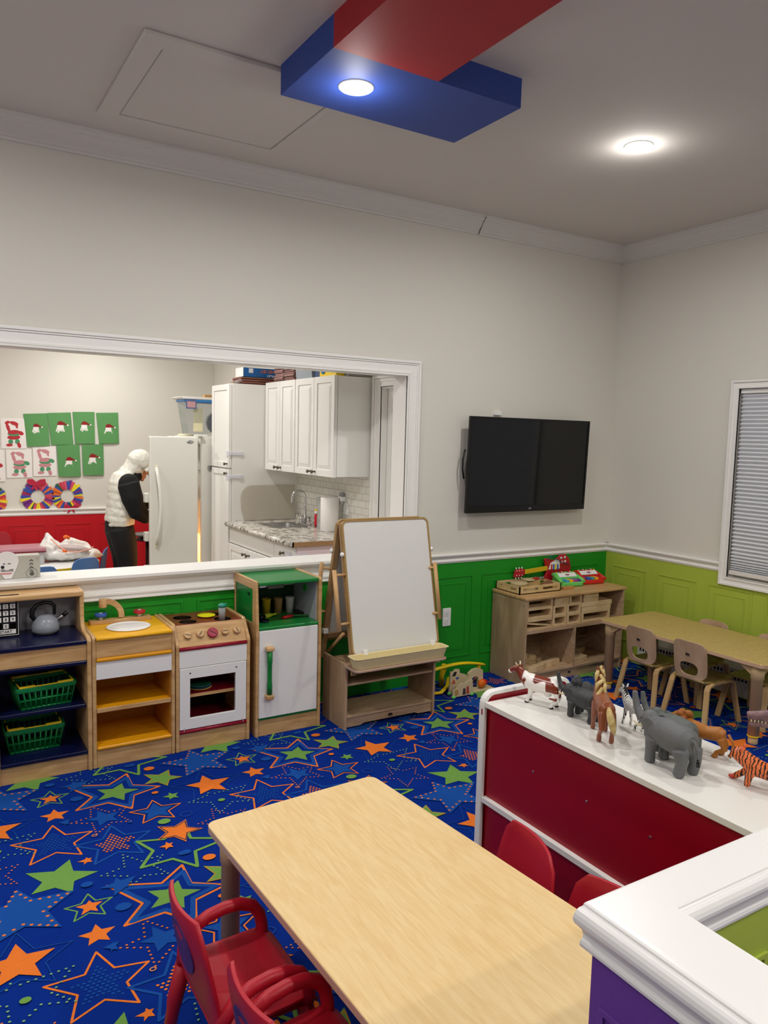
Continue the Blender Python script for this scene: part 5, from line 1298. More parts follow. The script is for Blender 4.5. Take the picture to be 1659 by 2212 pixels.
# tiger
def tiger(b):
    b.tube([(-.075, 0, .055), (-.06, 0, .058), (-.02, 0, .055), (.03, 0, .060), (.060, 0, .074), (.080, 0, .085)], [.014, .024, .023, .026, .024, .022], 14)
    b.ball((.085, 0, .088), (.022, .022, .022), 14); b.tube([(.095, 0, .084), (.110, 0, .082)], [.012, .009], 10)
    for s_ in (-1, 1): b.ball((.076, s_ * .016, .107), (.004, .006, .007), 8)
    b.tube([(.045, -.018, .055), (.075, -.022, .028), (.100, -.022, .008)], [.016, .010, .009], 10); b.tube([(.045, .018, .055), (.050, .022, .028), (.052, .022, .006)], [.016, .010, .009], 10)
    legs(b, (-.055, -.05), .020, .05, .010, .010)
    b.tube([(-.080, 0, .062), (-.11, .01, .05), (-.135, .02, .055)], [.006, .005, .005], 8)
beast('toy_tiger', 'orange striped toy tiger walking, cut by the right edge of the photo', 'toy animal', 1.985, 1.165, th(-.30, .95), .95, spots('tiger hide', '20140E', 'E0713A', 34, .28, .35, 'wave', .05, distort=5), tiger,
      [('ears', lambda b: [b.ball((.074, s_ * .016, .111), (.004, .007, .008), 8) for s_ in (-1, 1)], mat('tiger ear', 'E56A4A', .4)), ('paws', lambda b: [b.ball(p, (.012, .009, .006), 8) for p in ((.106, -.022, .006),)], mat('paw red', 'D8493A', .4)), ('eyes', eyes((.104, .011, .094), .0018), BLACK)])
# dinosaur, its open jaws just in the picture
def dino(b):
    b.tube([(-.20, 0, .07), (-.12, 0, .085), (-.05, 0, .095), (0, 0, .105), (.04, 0, .135), (.065, 0, .150)], [.008, .022, .038, .036, .024, .018], 14)
    b.tube([(.065, 0, .155), (.10, 0, .155), (.150, 0, .150)], [.021, .017, .010], 12)
    b.tube([(.065, 0, .138), (.10, 0, .130), (.142, 0, .125)], [.013, .009, .006], 12)
    for s_ in (-1, 1):
        b.tube([(-.04, s_ * .03, .09), (-.01, s_ * .036, .05), (-.03, s_ * .034, .025), (-.01, s_ * .034, .005)], [.026, .017, .010, .012], 10); b.ball((.008, s_ * .034, .005), (.022, .011, .005), 8)
        b.tube([(.02, s_ * .025, .11), (.04, s_ * .03, .095), (.05, s_ * .028, .10)], [.009, .006, .004], 8)
beast('toy_dinosaur', 'purple brown toy dinosaur with open jaws at the right edge', 'toy animal', 2.165, 1.17, th(-.55, .83), 1.05, spots('dino hide', '6B5058', '8A6B6E', 40, .5, .5, soft=.15), dino,
      [('teeth', lambda b: [b.ball((.075 + .009 * k, s_ * .009, .1385), (.0018, .0018, .0045), 6) for k in range(8) for s_ in (-1, 1)], IVORY), ('eyes', eyes((.088, .015, .164), .003), GOLDR)])

# ================================================================ KITCHEN BEYOND THE OPENING
LAM = mat('stone laminate', 'A9A39A', .2); nt = LAM.node_tree
tc = nt.nodes.new('ShaderNodeTexCoord'); n = nt.nodes.new('ShaderNodeTexNoise'); n.inputs['Scale'].default_value = 22; n.inputs['Detail'].default_value = 8; n.inputs['Distortion'].default_value = 1.2
r = nt.nodes.new('ShaderNodeValToRGB'); e = r.color_ramp.elements; e[0].position = .36; e[0].color = lin('6F6A62'); e[1].position = .56; e[1].color = lin('DAD6CE'); k = e.new(.46); k.color = lin('ACA69B')
nt.links.new(tc.outputs['Object'], n.inputs['Vector']); nt.links.new(n.outputs['Fac'], r.inputs[0]); nt.links.new(r.outputs[0], nt.nodes['Principled BSDF'].inputs['Base Color'])
def xdoor(name, par, x, y0, y1, z0, z1, style='raised', m=CABW):
    """cabinet door or drawer front facing -X, its face at x"""
    b = B(); b.box(x, y0, z0, x + .018, y1, z1)
    w_ = .045 if min(y1 - y0, z1 - z0) > .16 else .03
    if style != 'flat':
        o = [(y0, z0), (y1, z0), (y1, z1), (y0, z1)]; i_ = [(y0 + w_, z0 + w_), (y1 - w_, z0 + w_), (y1 - w_, z1 - w_), (y0 + w_, z1 - w_)]
        ringprism(b, o, i_, 'x', x - .007, x)
        if style == 'raised':
            for q, d in ((.014, .003), (.026, .006)):
                b.box(x - d, y0 + w_ + q, z0 + w_ + q, x, y1 - w_ - q, z1 - w_ - q)
    return part(name, b, m, par, .0025)
def knob(par, x, y, z, r=.013):
    part('knob', B().lathe([(0, x - .032), (r, x - .030), (r, x - .025), (.006, x - .016), (.006, x - .004), (.010, x)], (0, y, z), 14, ax='x'), BRONZE, par)
# pantry
PY0, PX0 = 5.665, 2.09
t = thing('pantry_cabinet', 'tall white pantry cabinet beside the refrigerator', 'cabinet', (2.37, 5.86, 0))
part('body', B().box(PX0, PY0, 0, XK - .002, 6.07, 1.975), CABW, t, .002)
for z0, z1, zk_ in ((1.325, 1.97, 1.357), (.10, 1.315, 1.283)):
    d = xdoor('door', t, PX0 - .02, PY0 + .004, 6.066, z0, z1, 'shaker'); knob(d, PX0 - .025, PY0 + .035, zk_)
for z in (1.438, 1.257):
    part('child_lock', B().box(PX0 - .034, PY0 + .01, z - .022, PX0 - .024, PY0 + .045, z + .022).box(PX0 - .03, PY0 - .007, z - .013, PX0 + .07, PY0 - .002, z + .013).box(PX0 + .05, PY0 - .01, z - .015, PX0 + .085, PY0 - .001, z + .015), mat('lock plastic', 'D6D6E0', .3), t, .004)
solo('splash_panel', B().prism(arc(2.25, 1.10, .09, 180, 90, 8) + [(2.62, 1.19), (2.62, .915), (2.19, .915)] + [(2.165, 1.0)], 'y', PY0 - .012, PY0 - .004), mat('splash film', 'D6CFC0', .3, alpha=.75),
     'beige translucent splash panel with curved corner leaning on the pantry side', 'panel')
# base cabinet and worktop
t = thing('base_cabinet', 'white base cabinet with drawers and a pinkish end panel under the counter', 'cabinet', (2.37, 5.06, 0))
part('body', B().box(2.09, 4.475, .0, XK - .002, PY0 - .004, .872), CABW, t)
part('end_panel', B().box(2.088, 4.462, .0, XK - .002, 4.475, .872), mat('film pink', 'E3CDD2', .4), t)
knob(xdoor('drawer', t, 2.07, 4.47, 4.795, .752, .868, 'flat'), 2.07, 4.63, .812)
xdoor('drawer', t, 2.07, 4.80, PY0 - .006, .752, .868, 'flat')
for y0, y1, ky in ((4.47, 4.86, 4.82), (4.865, 5.262, 5.225), (5.266, PY0 - .006, 5.30)):
    knob(xdoor('door', t, 2.07, y0, y1, .10, .742), 2.063, ky, .705)
part('child_lock', B().box(2.052, 4.50, .79, 2.068, 4.56, .832).box(2.058, 4.45, .805, 2.072, 4.52, .826).box(2.07, 4.448, .798, 2.17, 4.460, .828), MATS['lock plastic'], t, .004)
part('child_lock', B().box(2.048, 5.15, .655, 2.06, 5.19, .70).box(2.045, 5.10, .62, 2.055, 5.17, .655), MATS['lock plastic'], t, .004)
t = thing('counter_top', 'grey and white marbled laminate counter with brown cut end', 'counter', (2.35, 5.06, .872))
b = B(); SXa, SXb, SYa, SYb = 2.24, 2.48, 5.16, 5.44
for q in ((2.045, 4.44, SXa, PY0 - .002), (SXb, 4.44, XK - .001, PY0 - .002), (SXa, 4.44, SXb, SYa), (SXa, SYb, SXb, PY0 - .002)): b.box(q[0], q[1], .874, q[2], q[3], .910)
b.tube([(2.047, 4.44, .892), (2.047, PY0 - .002, .892)], .018, 12)
part('slab', b, LAM, t)
part('cut_end', B().box(2.055, 4.436, .876, XK - .002, 4.44, .907), mat('chipboard', '9A7550', .8), t)
part('upstand', B().box(XK - .02, 4.44, .910, XK - .002, PY0 - .002, .955), LAM, t)
t = thing('kitchen_sink', 'stainless steel drop-in sink bowl in the counter', 'sink', (2.36, 5.3, .80))
b = B(); ringprism(b, rrect(SXa - .02, SYa - .02, SXb + .02, SYb + .02, .03), rrect(SXa + .012, SYa + .012, SXb - .012, SYb - .012, .03), 'z', .909, .914)
part('rim', b, STEEL, t)
b = B(); o = rrect(SXa + .012, SYa + .012, SXb - .012, SYb - .012, .03); i_ = rrect(SXa + .03, SYa + .03, SXb - .03, SYb - .03, .03); n_ = len(o)
b.add([(x, y, .912) for x, y in o] + [(x, y, .82) for x, y in i_], [(i, (i + 1) % n_, n_ + (i + 1) % n_, n_ + i) for i in range(n_)] + [tuple(range(n_, 2 * n_))]); part('bowl', b, STEEL, t)
t = thing('sink_faucet', 'chrome gooseneck kitchen faucet with two lever handles', 'faucet', (2.53, 5.27, .91))
part('base_plate', B().box(2.505, 5.19, .910, 2.555, 5.35, .925), CHROME, t, .006)
part('spout', B().tube([(2.53, 5.27, .925), (2.53, 5.27, 1.11)] + [(2.475 + .055 * math.cos(a * PI / 8), 5.27, 1.12 + .055 * math.sin(a * PI / 8)) for a in range(0, 9)] + [(2.418, 5.27, 1.10), (2.416, 5.27, 1.085)], .0095, 12), CHROME, t)
for y in (5.205, 5.335):
    h_ = part('valve', B().tube([(2.53, y, .92), (2.53, y, .955), (2.53, y, .965)], [.018, .014, .012], 12), CHROME, t)
    part('lever', B().tube([(2.53, y, .962), (2.53, y + (-.02 if y < 5.27 else .02), .985), (2.525, y + (-.045 if y < 5.27 else .045), .99)], [.007, .006, .005], 8), CHROME, h_)
t = thing('dish_soap_bottle', 'red soap bottle with yellow cap beside the faucet', 'bottle', (2.555, 5.13, .91))
part('body', B().tube([(2.555, 5.13, .912), (2.555, 5.13, .93), (2.555, 5.13, 1.0), (2.555, 5.13, 1.01)], [.015, .017, .017, .012], 14, flat=.7), mat('soap red', 'C4142A', .3), t)
part('label', B().tube([(2.555, 5.13, 1.01), (2.555, 5.13, 1.03)], [.017, .016], 14, flat=.7), WHITEP, t)
part('cap', B().tube([(2.555, 5.13, 1.03), (2.555, 5.13, 1.045)], [.014, .008], 12), GOLDR, t)
t = thing('storage_canister', 'clear plastic canister standing behind the paper towel roll', 'canister', (2.575, 5.01, .91))
part('canister_body', B().prism(rrect(2.525, 4.96, 2.63, 5.07, .015), 'z', .911, 1.125), mat('canister clear', 'C9CFCC', .15, alpha=.4), t, .004)
part('canister_lid', B().prism(rrect(2.52, 4.955, 2.635, 5.075, .015), 'z', 1.126, 1.140), mat('canister lid', 'BFC6C6', .3, alpha=.7), t, .003)
t = thing('paper_towel_roll', 'upright white paper towel roll on the counter', 'paper towels', (2.535, 4.875, .91))
part('roll', B().lathe([(.018, .911), (.064, .911), (.066, .914), (.066, 1.150), (.064, 1.153), (.018, 1.153)], (2.535, 4.875, 0), 32), PAPER, t)
part('core', B().lathe([(.0, .915), (.018, .915), (.018, 1.152), (.015, 1.152), (.015, 1.0), (0, 1.0)], (2.535, 4.875, 0), 20), mat('card core', '8A7460', .8), t)
t = thing('soap_dispenser', 'small white and grey dispenser mounted on the tiled wall', 'dispenser', (2.62, 4.85, 1.09))
part('dispenser_body', B().box(2.60, 4.83, 1.125, 2.643, 4.88, 1.16), WHITEP, t, .006); part('dispenser_cup', B().tube([(2.62, 4.855, 1.125), (2.62, 4.855, 1.10)], [.016, .014], 14), mat('cup smoky', 'B8B8B8', .2), t)
part('dispenser_top', B().tube([(2.62, 4.855, 1.16), (2.62, 4.855, 1.19)], [.018, .018], 14), mat('dispenser grey', '9A9A9C', .4), t)
solo('night_cord', B().tube([(2.63, 4.83, 1.13), (2.625, 4.80, 1.12), (2.63, 4.79, 1.10), (2.635, 4.81, 1.07)], .003, 6), WHITEP, 'thin white cord hanging from the dispenser', 'cord')
t = thing('wall_outlet', 'white outlet cover on the tile above the counter', 'outlet', (2.64, 4.82, 1.04))
part('cover_plate', B().box(2.636, 4.785, 1.03, 2.643, 4.855, 1.115), WHITEP, t, .002); part('socket', B().box(2.633, 4.805, 1.05, 2.636, 4.835, 1.095), WHITEP, t, .001)
# wall cabinets
UX = 2.385
for (y0, y1, lab) in ((5.107, 5.66, 'white wall cabinet with two raised panel doors next to the pantry'), (4.495, 5.105, 'white wall cabinet with two raised panel doors nearest the doorway')):
    t = thing('wall_cabinet', lab, 'cabinet', (2.52, (y0 + y1) / 2, 1.322), 'white wall cabinets')
    part('body', B().box(UX, y0, 1.322, XK - .002, y1, 1.990), CABW, t, .002)
    mid = (y0 + y1) / 2
    for (a_, c, ky) in ((y0 + .003, mid - .002, mid - .035), (mid + .002, y1 - .003, mid + .035)):
        d = xdoor('door', t, UX - .020, a_, c, 1.318, 1.992); knob(d, UX - .026, ky, 1.345)
        part('bevel_face', B().box(UX - .0265, a_ + .075, 1.318 + .075, UX - .020, c - .075, 1.992 - .075), CABW, d, .006)
# things on top of the cabinets
t = thing('sand_toy_box', 'blue toy carton standing upside down on the pantry', 'box', (2.33, 5.78, 2.03))
b = B(); b.box(2.19, 5.70, 2.035, 2.50, 5.86, 2.105)
b.text('SAND SET', .034, faceY(2.405, 5.699, 2.083, True), 1); b.text('D & PLAY', .026, faceY(2.44, 5.699, 2.050, True), 2); b.box(2.235, 5.698, 2.065, 2.27, 5.70, 2.10, 3)
part('carton', b, [mat('carton blue', '1F5E9E', .4), mat('carton orange', 'E0752A', .5), PAPER, mat('carton label', 'D8DCE0', .5)], t)
part('white_side', B().box(2.186, 5.70, 2.035, 2.19, 5.86, 2.105), PAPER, t)
rr = random.Random(2)
b = B()
for k in range(6): b.box(2.15 + rr.random() * .03, 5.68 + rr.random() * .01, 1.977 + k * .009, 2.50, 5.88, 1.984 + k * .009, k % 2)
solo('paper_bundle', b, [mat('maroon sheets', '7A2028', .6), mat('brown sheets', '8A6A54', .7)], 'flat bundle of maroon sheets in clear wrap under the blue carton', 'paper bundle')
b = B()
b.tube([(2.12, 5.70, 1.985), (2.16, 5.70, 2.0), (2.24, 5.70, 2.008), (2.34, 5.695, 1.995)], [.008, .014, .012, .008], 8)
solo('plastic_wrap', b, FOIL, 'crumpled clear plastic wrap at the front corner of the pantry top', 'plastic wrap')
for q, (y0, y1) in enumerate(((5.42, 5.60), (5.22, 5.40))):
    b = B()
    for k in range(20):
        z = 1.993 + k * .0072; o = rr.random() * .018
        b.box(2.395 + o, y0 + rr.random() * .01, z, 2.60, y1 - rr.random() * .012, z + .006, k % 2)
    solo('napkin_stack', b, [mat('dusty pink paper', 'A98580', .8), mat('dusty brown paper', '8F6C66', .8)], ['stack of dusty pink folded papers on the wall cabinet, the one nearer the pantry', 'stack of dusty pink folded papers on the wall cabinet, beside the clear bin'][q], 'paper stack', 'paper stacks on the wall cabinets')
solo('storage_bin', B().prism([(2.40, 1.993), (2.62, 1.993), (2.63, 2.10), (2.39, 2.10)], 'y', 4.92, 5.18), mat('bin grey clear', 'A9B4BC', .2, alpha=.75), 'translucent grey bin on top of the wall cabinets', 'bin')
solo('blue_bin', B().box(2.41, 4.81, 1.993, 2.6, 4.90, 2.10), mat('deep blue', '20406E', .4), 'dark blue bin beside the translucent one on the cabinets', 'bin')
b = B(); b.box(2.40, 4.56, 1.993, 2.60, 4.80, 2.08); b.lathe([(0, 2.396), (.038, 2.396), (.038, 2.40)], (0, 4.745, 2.05), 16, 1, 'x')
for y, z in ((4.67, 2.055), (4.64, 2.06), (4.60, 2.05), (4.60, 2.03)): b.ball((2.399, y, z), (.002, .013, .009), 8, 2)
b.box(2.42, 4.558, 2.03, 2.58, 4.56, 2.06, 1)
solo('toy_carton', b, [GOLDR, mat('carton sky', '2A86C8', .5), mat('carton dark', '4A3A30', .6)], 'yellow toy carton with a blue disc on the cabinet top', 'box')
solo('grey_carton', B().box(2.46, 4.50, 1.993, 2.62, 4.555, 2.05), mat('carton grey', '8D8C88', .7), 'small grey carton at the near end of the cabinet top', 'box')
# refrigerator, near door open
FY0 = 6.10
t = thing('refrigerator', 'white refrigerator with its near door open and warm light in the gap', 'refrigerator', (2.3, 6.45, 0))
b = B(); b.box(1.990, FY0, .05, 2.62, FY0 + .035, 1.560).box(1.985, FY0 + .035, 1.52, 2.62, 6.84, 1.560).box(1.985, 6.80, .05, 2.62, 6.84, 1.52).box(2.58, FY0 + .035, .05, 2.62, 6.80, 1.52).box(1.985, FY0 + .035, .05, 2.58, 6.80, .10).box(1.99, 6.42, .10, 2.58, 6.45, 1.52)
part('body', b, FRW, t, .004)
for z in (.40, .72, 1.02, 1.28): part('inner_shelf', B().box(2.06, FY0 + .04, z, 2.56, 6.41, z + .012), mat('shelf glass', 'DCE0DC', .2, alpha=.6), t)
part('closed_door', B().box(1.915, 6.44, .06, 1.980, 6.84, 1.555), FRW, t, .012, 3)
dr = part('open_door', B().box(1.560, FY0 - .055, .06, 1.944, FY0 - .005, 1.555), FRW, t, .010, 3)
part('door_gasket', B().box(1.575, FY0 - .005, .08, 1.935, FY0 + .004, 1.54), mat('gasket', 'C9C9C4', .6), dr)
part('door_handle', B().tube([(1.610, FY0 - .058, .70), (1.612, FY0 - .085, .76), (1.624, FY0 - .105, .86), (1.630, FY0 - .110, 1.0), (1.624, FY0 - .105, 1.14), (1.612, FY0 - .085, 1.25), (1.610, FY0 - .058, 1.31)], .0125, 12), mat('handle white', 'E4E3DD', .3), dr)
for z in (.70, 1.305): part('handle_pad', B().box(1.598, FY0 - .062, z - .022, 1.622, FY0 - .054, z + .022), IVORY, dr, .003)
part('badge', B().lathe([(0, FY0 - .059), (.012, FY0 - .058), (.014, FY0 - .055)], (1.88, 0, 1.515), 20, ax='y', sx=2.1), STEEL, dr)
for z in (1.03, .72, .45): part('door_bin', B().box(1.535, FY0 + .004, z, 1.90, FY0 + .06, z + .075), FRW, dr, .006)
part('hinge_cap', B().box(1.945, FY0 - .045, 1.56, 1.995, FY0 + .04, 1.575), FRW, t, .003)
part('hinge_post', B().tube([(1.965, FY0 - .02, 1.50), (1.965, FY0 - .02, 1.56)], .011, 10), FRW, t)
part('door_latch', B().box(2.04, FY0 - .012, 1.29, 2.08, FY0, 1.325), STEEL, t, .003)
part('bulb', B().ball((2.30, 6.25, .62), .025, 12), emis('fridge bulb', 'FFA040', 60), t)
l = bpy.data.lights.new('fridge_lamp', 'POINT'); l.energy = 9; l.color = (1.0, .42, .10); l.shadow_soft_size = .03
lo = bpy.data.objects.new('fridge_lamp', l); COL.objects.link(lo); lo.location = (2.2, 6.25, .60)
# on the refrigerator
t = thing('storage_tub', 'clear plastic tub with blue rim and flat white lid on the refrigerator', 'storage tub', (2.14, 6.50, 1.56))
b = B(); o0 = rrect(1.995, 6.45, 2.40, 6.66, .02); o1 = rrect(1.955, 6.42, 2.44, 6.69, .03); n_ = len(o0)
b.add([(x, y, 1.580) for x, y in o0] + [(x, y, 1.855) for x, y in o1], [(i, (i + 1) % n_, n_ + (i + 1) % n_, n_ + i) for i in range(n_)] + [tuple(range(n_))[::-1]])
part('tub_body', b, CLEAR, t)
part('tub_rim', ringprism(B(), rrect(1.948, 6.413, 2.447, 6.697, .03), rrect(1.962, 6.427, 2.433, 6.683, .03), 'z', 1.850, 1.868), mat('rim blue', '2C86D0', .35), t, .002)
part('tub_lid', B().prism([(1.915, 1.885), (1.93, 1.872), (2.46, 1.874), (2.46, 1.89), (1.94, 1.892)], 'y', 6.40, 6.70), WHITEP, t, .003)
part('picture_card', B().box(1.955, 6.405, 1.79, 2.045, 6.410, 1.87).box(1.965, 6.403, 1.80, 2.035, 6.405, 1.85, 1), [mat('card dark', '5A6C9A', .5), mat('card pink', 'C89AA0', .5)], t)
part('paper_sheet', B().box(2.03, 6.44, 1.60, 2.11, 6.445, 1.80), IVORY, t)
part('dark_contents', B().ball((2.27, 6.55, 1.68), (.10, .07, .10), 12), mat('tub dark stuff', '3C3F48', .6), t)
solo('wood_stick', B().box(2.13, 6.45, 1.892, 2.25, 6.50, 1.915), mat('stick wood', 'B98A50', .6), 'small wooden block lying on the white tub lid', 'wood block')
solo('container_lid', B().lathe([(0, 1.561), (.062, 1.561), (.065, 1.568), (.062, 1.574), (0, 1.574)], (2.055, 6.30, 0), 28), WHITEP, 'round white lid lying on the refrigerator near its front edge', 'lid', 'round lids on the refrigerator')
solo('container_lid', B().lathe([(0, 1.561), (.07, 1.561), (.073, 1.568), (.07, 1.576), (0, 1.576)], (2.06, 6.74, 0), 28), IVORY, 'round cream lid at the far side of the refrigerator top', 'lid', 'round lids on the refrigerator')
# ---- papers and wreaths on the back wall
PAPY = YK - .003
HANDW = mat('paint white', 'EFEDE8', .8); HATR = mat('paint dark red', '8E1A1E', .8)
def green_sheet(c4, hx, hz, sc, lab, i):
    t = thing('green_craft_sheet', lab, 'craft sheet', (c4[0][0], PAPY - .01, c4[3][1]), 'green handprint sheets')
    y = PAPY - .0015 * (i + 1)
    def bow(u): return -.008 * math.sin(PI * u)
    N = 8; vs = []
    for th_ in (0, .0006):
        for k in range(N + 1):
            u = k / N
            a = Vector(c4[0]).lerp(Vector(c4[1]), u); d = Vector(c4[3]).lerp(Vector(c4[2]), u)
            vs += [(a.x, y + bow(u) * .4 + th_, a.y), (d.x, y + bow(u) - .004 + th_, d.y)]
    M_ = 2 * (N + 1); fs = []
    for k in range(N):
        fs += [(2 * k, 2 * k + 1, 2 * k + 3, 2 * k + 2), (M_ + 2 * k, M_ + 2 * k + 2, M_ + 2 * k + 3, M_ + 2 * k + 1), (2 * k, 2 * k + 2, M_ + 2 * k + 2, M_ + 2 * k), (2 * k + 1, M_ + 2 * k + 1, M_ + 2 * k + 3, 2 * k + 3)]
    fs += [(0, M_, M_ + 1, 1), (2 * N, 2 * N + 1, M_ + 2 * N + 1, M_ + 2 * N)]
    part('sheet', B().add(vs, fs), GPAPER, t)
    yy = y - .0085; b = B(); s_ = sc
    b.prism([(hx + s_ * q[0], hz + s_ * q[1]) for q in [(-.026, .02), (.026, .02), (.028, -.01), (.018, -.022), (-.018, -.022), (-.028, -.01)]], 'y', yy, yy + .0005)
    for k, (dx, L) in enumerate(((-.034, .030), (-.018, .042), (-.002, .046), (.014, .042), (.030, .030))):
        b.prism([(hx + s_ * (dx * .7 - .0055), hz - s_ * .008), (hx + s_ * (dx - .006), hz - s_ * (.01 + L)), (hx + s_ * dx, hz - s_ * (.014 + L)), (hx + s_ * (dx + .006), hz - s_ * (.01 + L)), (hx + s_ * (dx * .7 + .0055), hz - s_ * .008)], 'y', yy + .0002 + .00004 * k, yy + .0008)
    hp = part('handprint', b, HANDW, t)
    b = B(); b.prism([(hx + s_ * q[0], hz + s_ * q[1]) for q in [(-.030, .016), (-.018, .045), (.005, .052), (.028, .040), (.058, .020), (.054, .014), (.030, .022), (.026, .016)]], 'y', yy - .0005, yy)
    part('painted_cap', b, HATR, t)
    b = B(); b.lathe([(0, yy - .001), (s_ * .009, yy - .001), (s_ * .009, yy)], (hx + s_ * .060, 0, hz + s_ * .014), 12, ax='y'); part('cap_dot', b, HANDW, t)
GS = [([(.852, 1.72), (1.054, 1.732), (1.073, 1.431), (.881, 1.42)], .955, 1.59, .85, 'upper row green sheet with a small white handprint, leftmost'),
      ([(1.054, 1.735), (1.258, 1.748), (1.278, 1.451), (1.085, 1.44)], 1.165, 1.61, 1.05, 'upper row green sheet with a white handprint, second from the left'),
      ([(1.274, 1.753), (1.471, 1.76), (1.472, 1.459), (1.294, 1.456)], 1.375, 1.62, .95, 'upper row green sheet with a white handprint, third from the left'),
      ([(1.484, 1.752), (1.688, 1.762), (1.694, 1.467), (1.51, 1.46)], 1.595, 1.60, 1.0, 'upper row green sheet with a white handprint, rightmost'),
      ([(1.129, 1.445), (1.331, 1.448), (1.34, 1.147), (1.144, 1.144)], 1.235, 1.28, 1.0, 'lower row green sheet with a white handprint, left one'),
      ([(1.352, 1.448), (1.548, 1.456), (1.549, 1.159), (1.36, 1.157)], 1.445, 1.31, 1.05, 'lower row green sheet with a white handprint, right one')]
for i, g in enumerate(GS): green_sheet(g[0], g[1], g[2], g[3], g[4], i)
CR = [mat('crayon red', 'B8323C', .85), mat('crayon green', '4F9468', .85), mat('crayon pink', 'C98A90', .85), mat('crayon outline', '77727A', .85)]
def drawing(x0, z0, x1, z1, strong, lab, i):
    t = thing('crayon_drawing', lab, 'drawing', ((x0 + x1) / 2, PAPY, z0), 'crayon drawings on the wall')
    y = PAPY - .002 - .0012 * i
    part('sheet', B().prism([(x0, z0), (x1, z0 + .004), (x1 - .006, z1 + .003), (x0 - .004, z1)], 'y', y, y + .0006), PAPER, t)
    cx, cz = (x0 + x1) / 2, (z0 + z1) / 2; w_ = (x1 - x0) / 2 * .8; h_ = (z1 - z0) / 2 * .85
    b = B(); a = 0 if strong else 2; yy = y - .0004
    # abstract crayon patches: bands, mitts and blots
    def blob(u, v, ru, rv, m, rot=0, d=0):
        pts = []
        for k in range(14):
            q = 2 * PI * k / 14; px_, pz_ = ru * math.cos(q), rv * math.sin(q)
            pts.append((cx + w_ * u + px_ * math.cos(rot) - pz_ * math.sin(rot), cz + h_ * v + px_ * math.sin(rot) + pz_ * math.cos(rot)))
        b.prism(pts, 'y', yy - .0002 * d, yy - .0002 * d + .0003, m)
    blob(0, -.28, .055, .022, a, .05); blob(-.05, -.06, .048, .016, 1, -.05, 1); blob(0, .12, .050, .020, a, .1, 2)
    blob(-.55, .45, .014, .045, a, .3, 3); blob(-.62, .85, .022, .014, a, .5, 4); blob(.70, .05, .026, .018, a if strong else 1, -.4, 5)
    blob(.05, .80, .038, .017, a, -.3, 6); blob(.30, .62, .010, .026, a, .2, 7)
    blob(-.32, -.62, .020, .022, 1, .2, 8); blob(.35, -.60, .020, .022, 1, -.2, 9); blob(-.45, -.88, .028, .013, a, .05, 10); blob(.52, -.88, .015, .026, a, .3, 11)
    part('crayon_marks', b, CR, t)
drawing(.667, 1.40, .873, 1.675, True, 'white sheet with bold red and green crayon patches, above the others', 0)
drawing(.706, 1.134, .920, 1.395, False, 'white sheet with pale red and green crayon patches, below the bold one', 1)
drawing(.928, 1.149, 1.128, 1.425, False, 'white sheet with pale pink crayon patches beside the lower green sheet', 2)
drawing(.45, 1.41, .655, 1.67, True, 'white crayon sheet cut off by the left edge of the photo, upper', 3)
drawing(.49, 1.10, .695, 1.39, True, 'white crayon sheet cut off by the left edge of the photo, lower', 4)
WC = [mat('strip ' + c, c, .7) for c in ('2F4FA8', 'E8702A', 'F0DC2A', 'C8354A', '2C5A38', '7A2E88', '2F4FA8', 'D8506A')]
def wreath(cx, cz, lab, seed, bow):
    t = thing('paper_wreath', lab, 'wreath', (cx, YK - .02, cz - .15), 'paper strip wreaths')
    R = random.Random(seed); b = B(); n = 34
    for k in range(n):
        a = 2 * PI * k / n + R.random() * .08; r0, r1 = .058 + R.random() * .006, .135 + R.random() * .02; wd = .0085 + .003 * R.random()
        y = YK - .006 - .0022 * (k % 5); m = R.randrange(len(WC)); d = (math.cos(a), math.sin(a)); e_ = (-d[1], d[0])
        P = lambda r_, s_: (cx + d[0] * r_ + e_[0] * s_ * wd, cz + d[1] * r_ + e_[1] * s_ * wd)
        b.prism([P(r0, -.8), P(r1 * .9, -1.2), P(r1, -1.5), P(r1 * .96, -.4), P(r1 * 1.02, 0), P(r1 * .95, .5), P(r1, 1.4), P(r0, .8)], 'y', y - .0008, y, m)
    part('paper_strips', b, WC, t)
    if bow:
        b = B(); bz = cz + .125 if bow == 1 else cz - .115; bx = cx - .01 if bow == 1 else cx + .03; y = YK - .022
        q = [(0, .01), (.03, .035), (.075, .04), (.082, .0), (.05, -.02), (.03, -.015), (.045, -.06), (.02, -.045), (0, -.02), (-.02, -.05), (-.045, -.06), (-.03, -.015), (-.05, -.02), (-.082, .01), (-.075, .04), (-.03, .04)]
        s_ = 1 if bow == 1 else .8
        b.prism([(bx + u * s_, bz + v * s_) for u, v in q], 'y', y, y + .002); part('paper_bow', b, mat('bow crimson', 'B81F40', .7), t)
wreath(.960, .960, 'paper strip wreath with a large crimson bow on top', 1, 1)
wreath(1.217, .962, 'paper strip wreath with a crimson bow at its foot', 2, 2)
wreath(.555, .936, 'paper strip wreath cut off by the left edge of the photo', 3, 0)
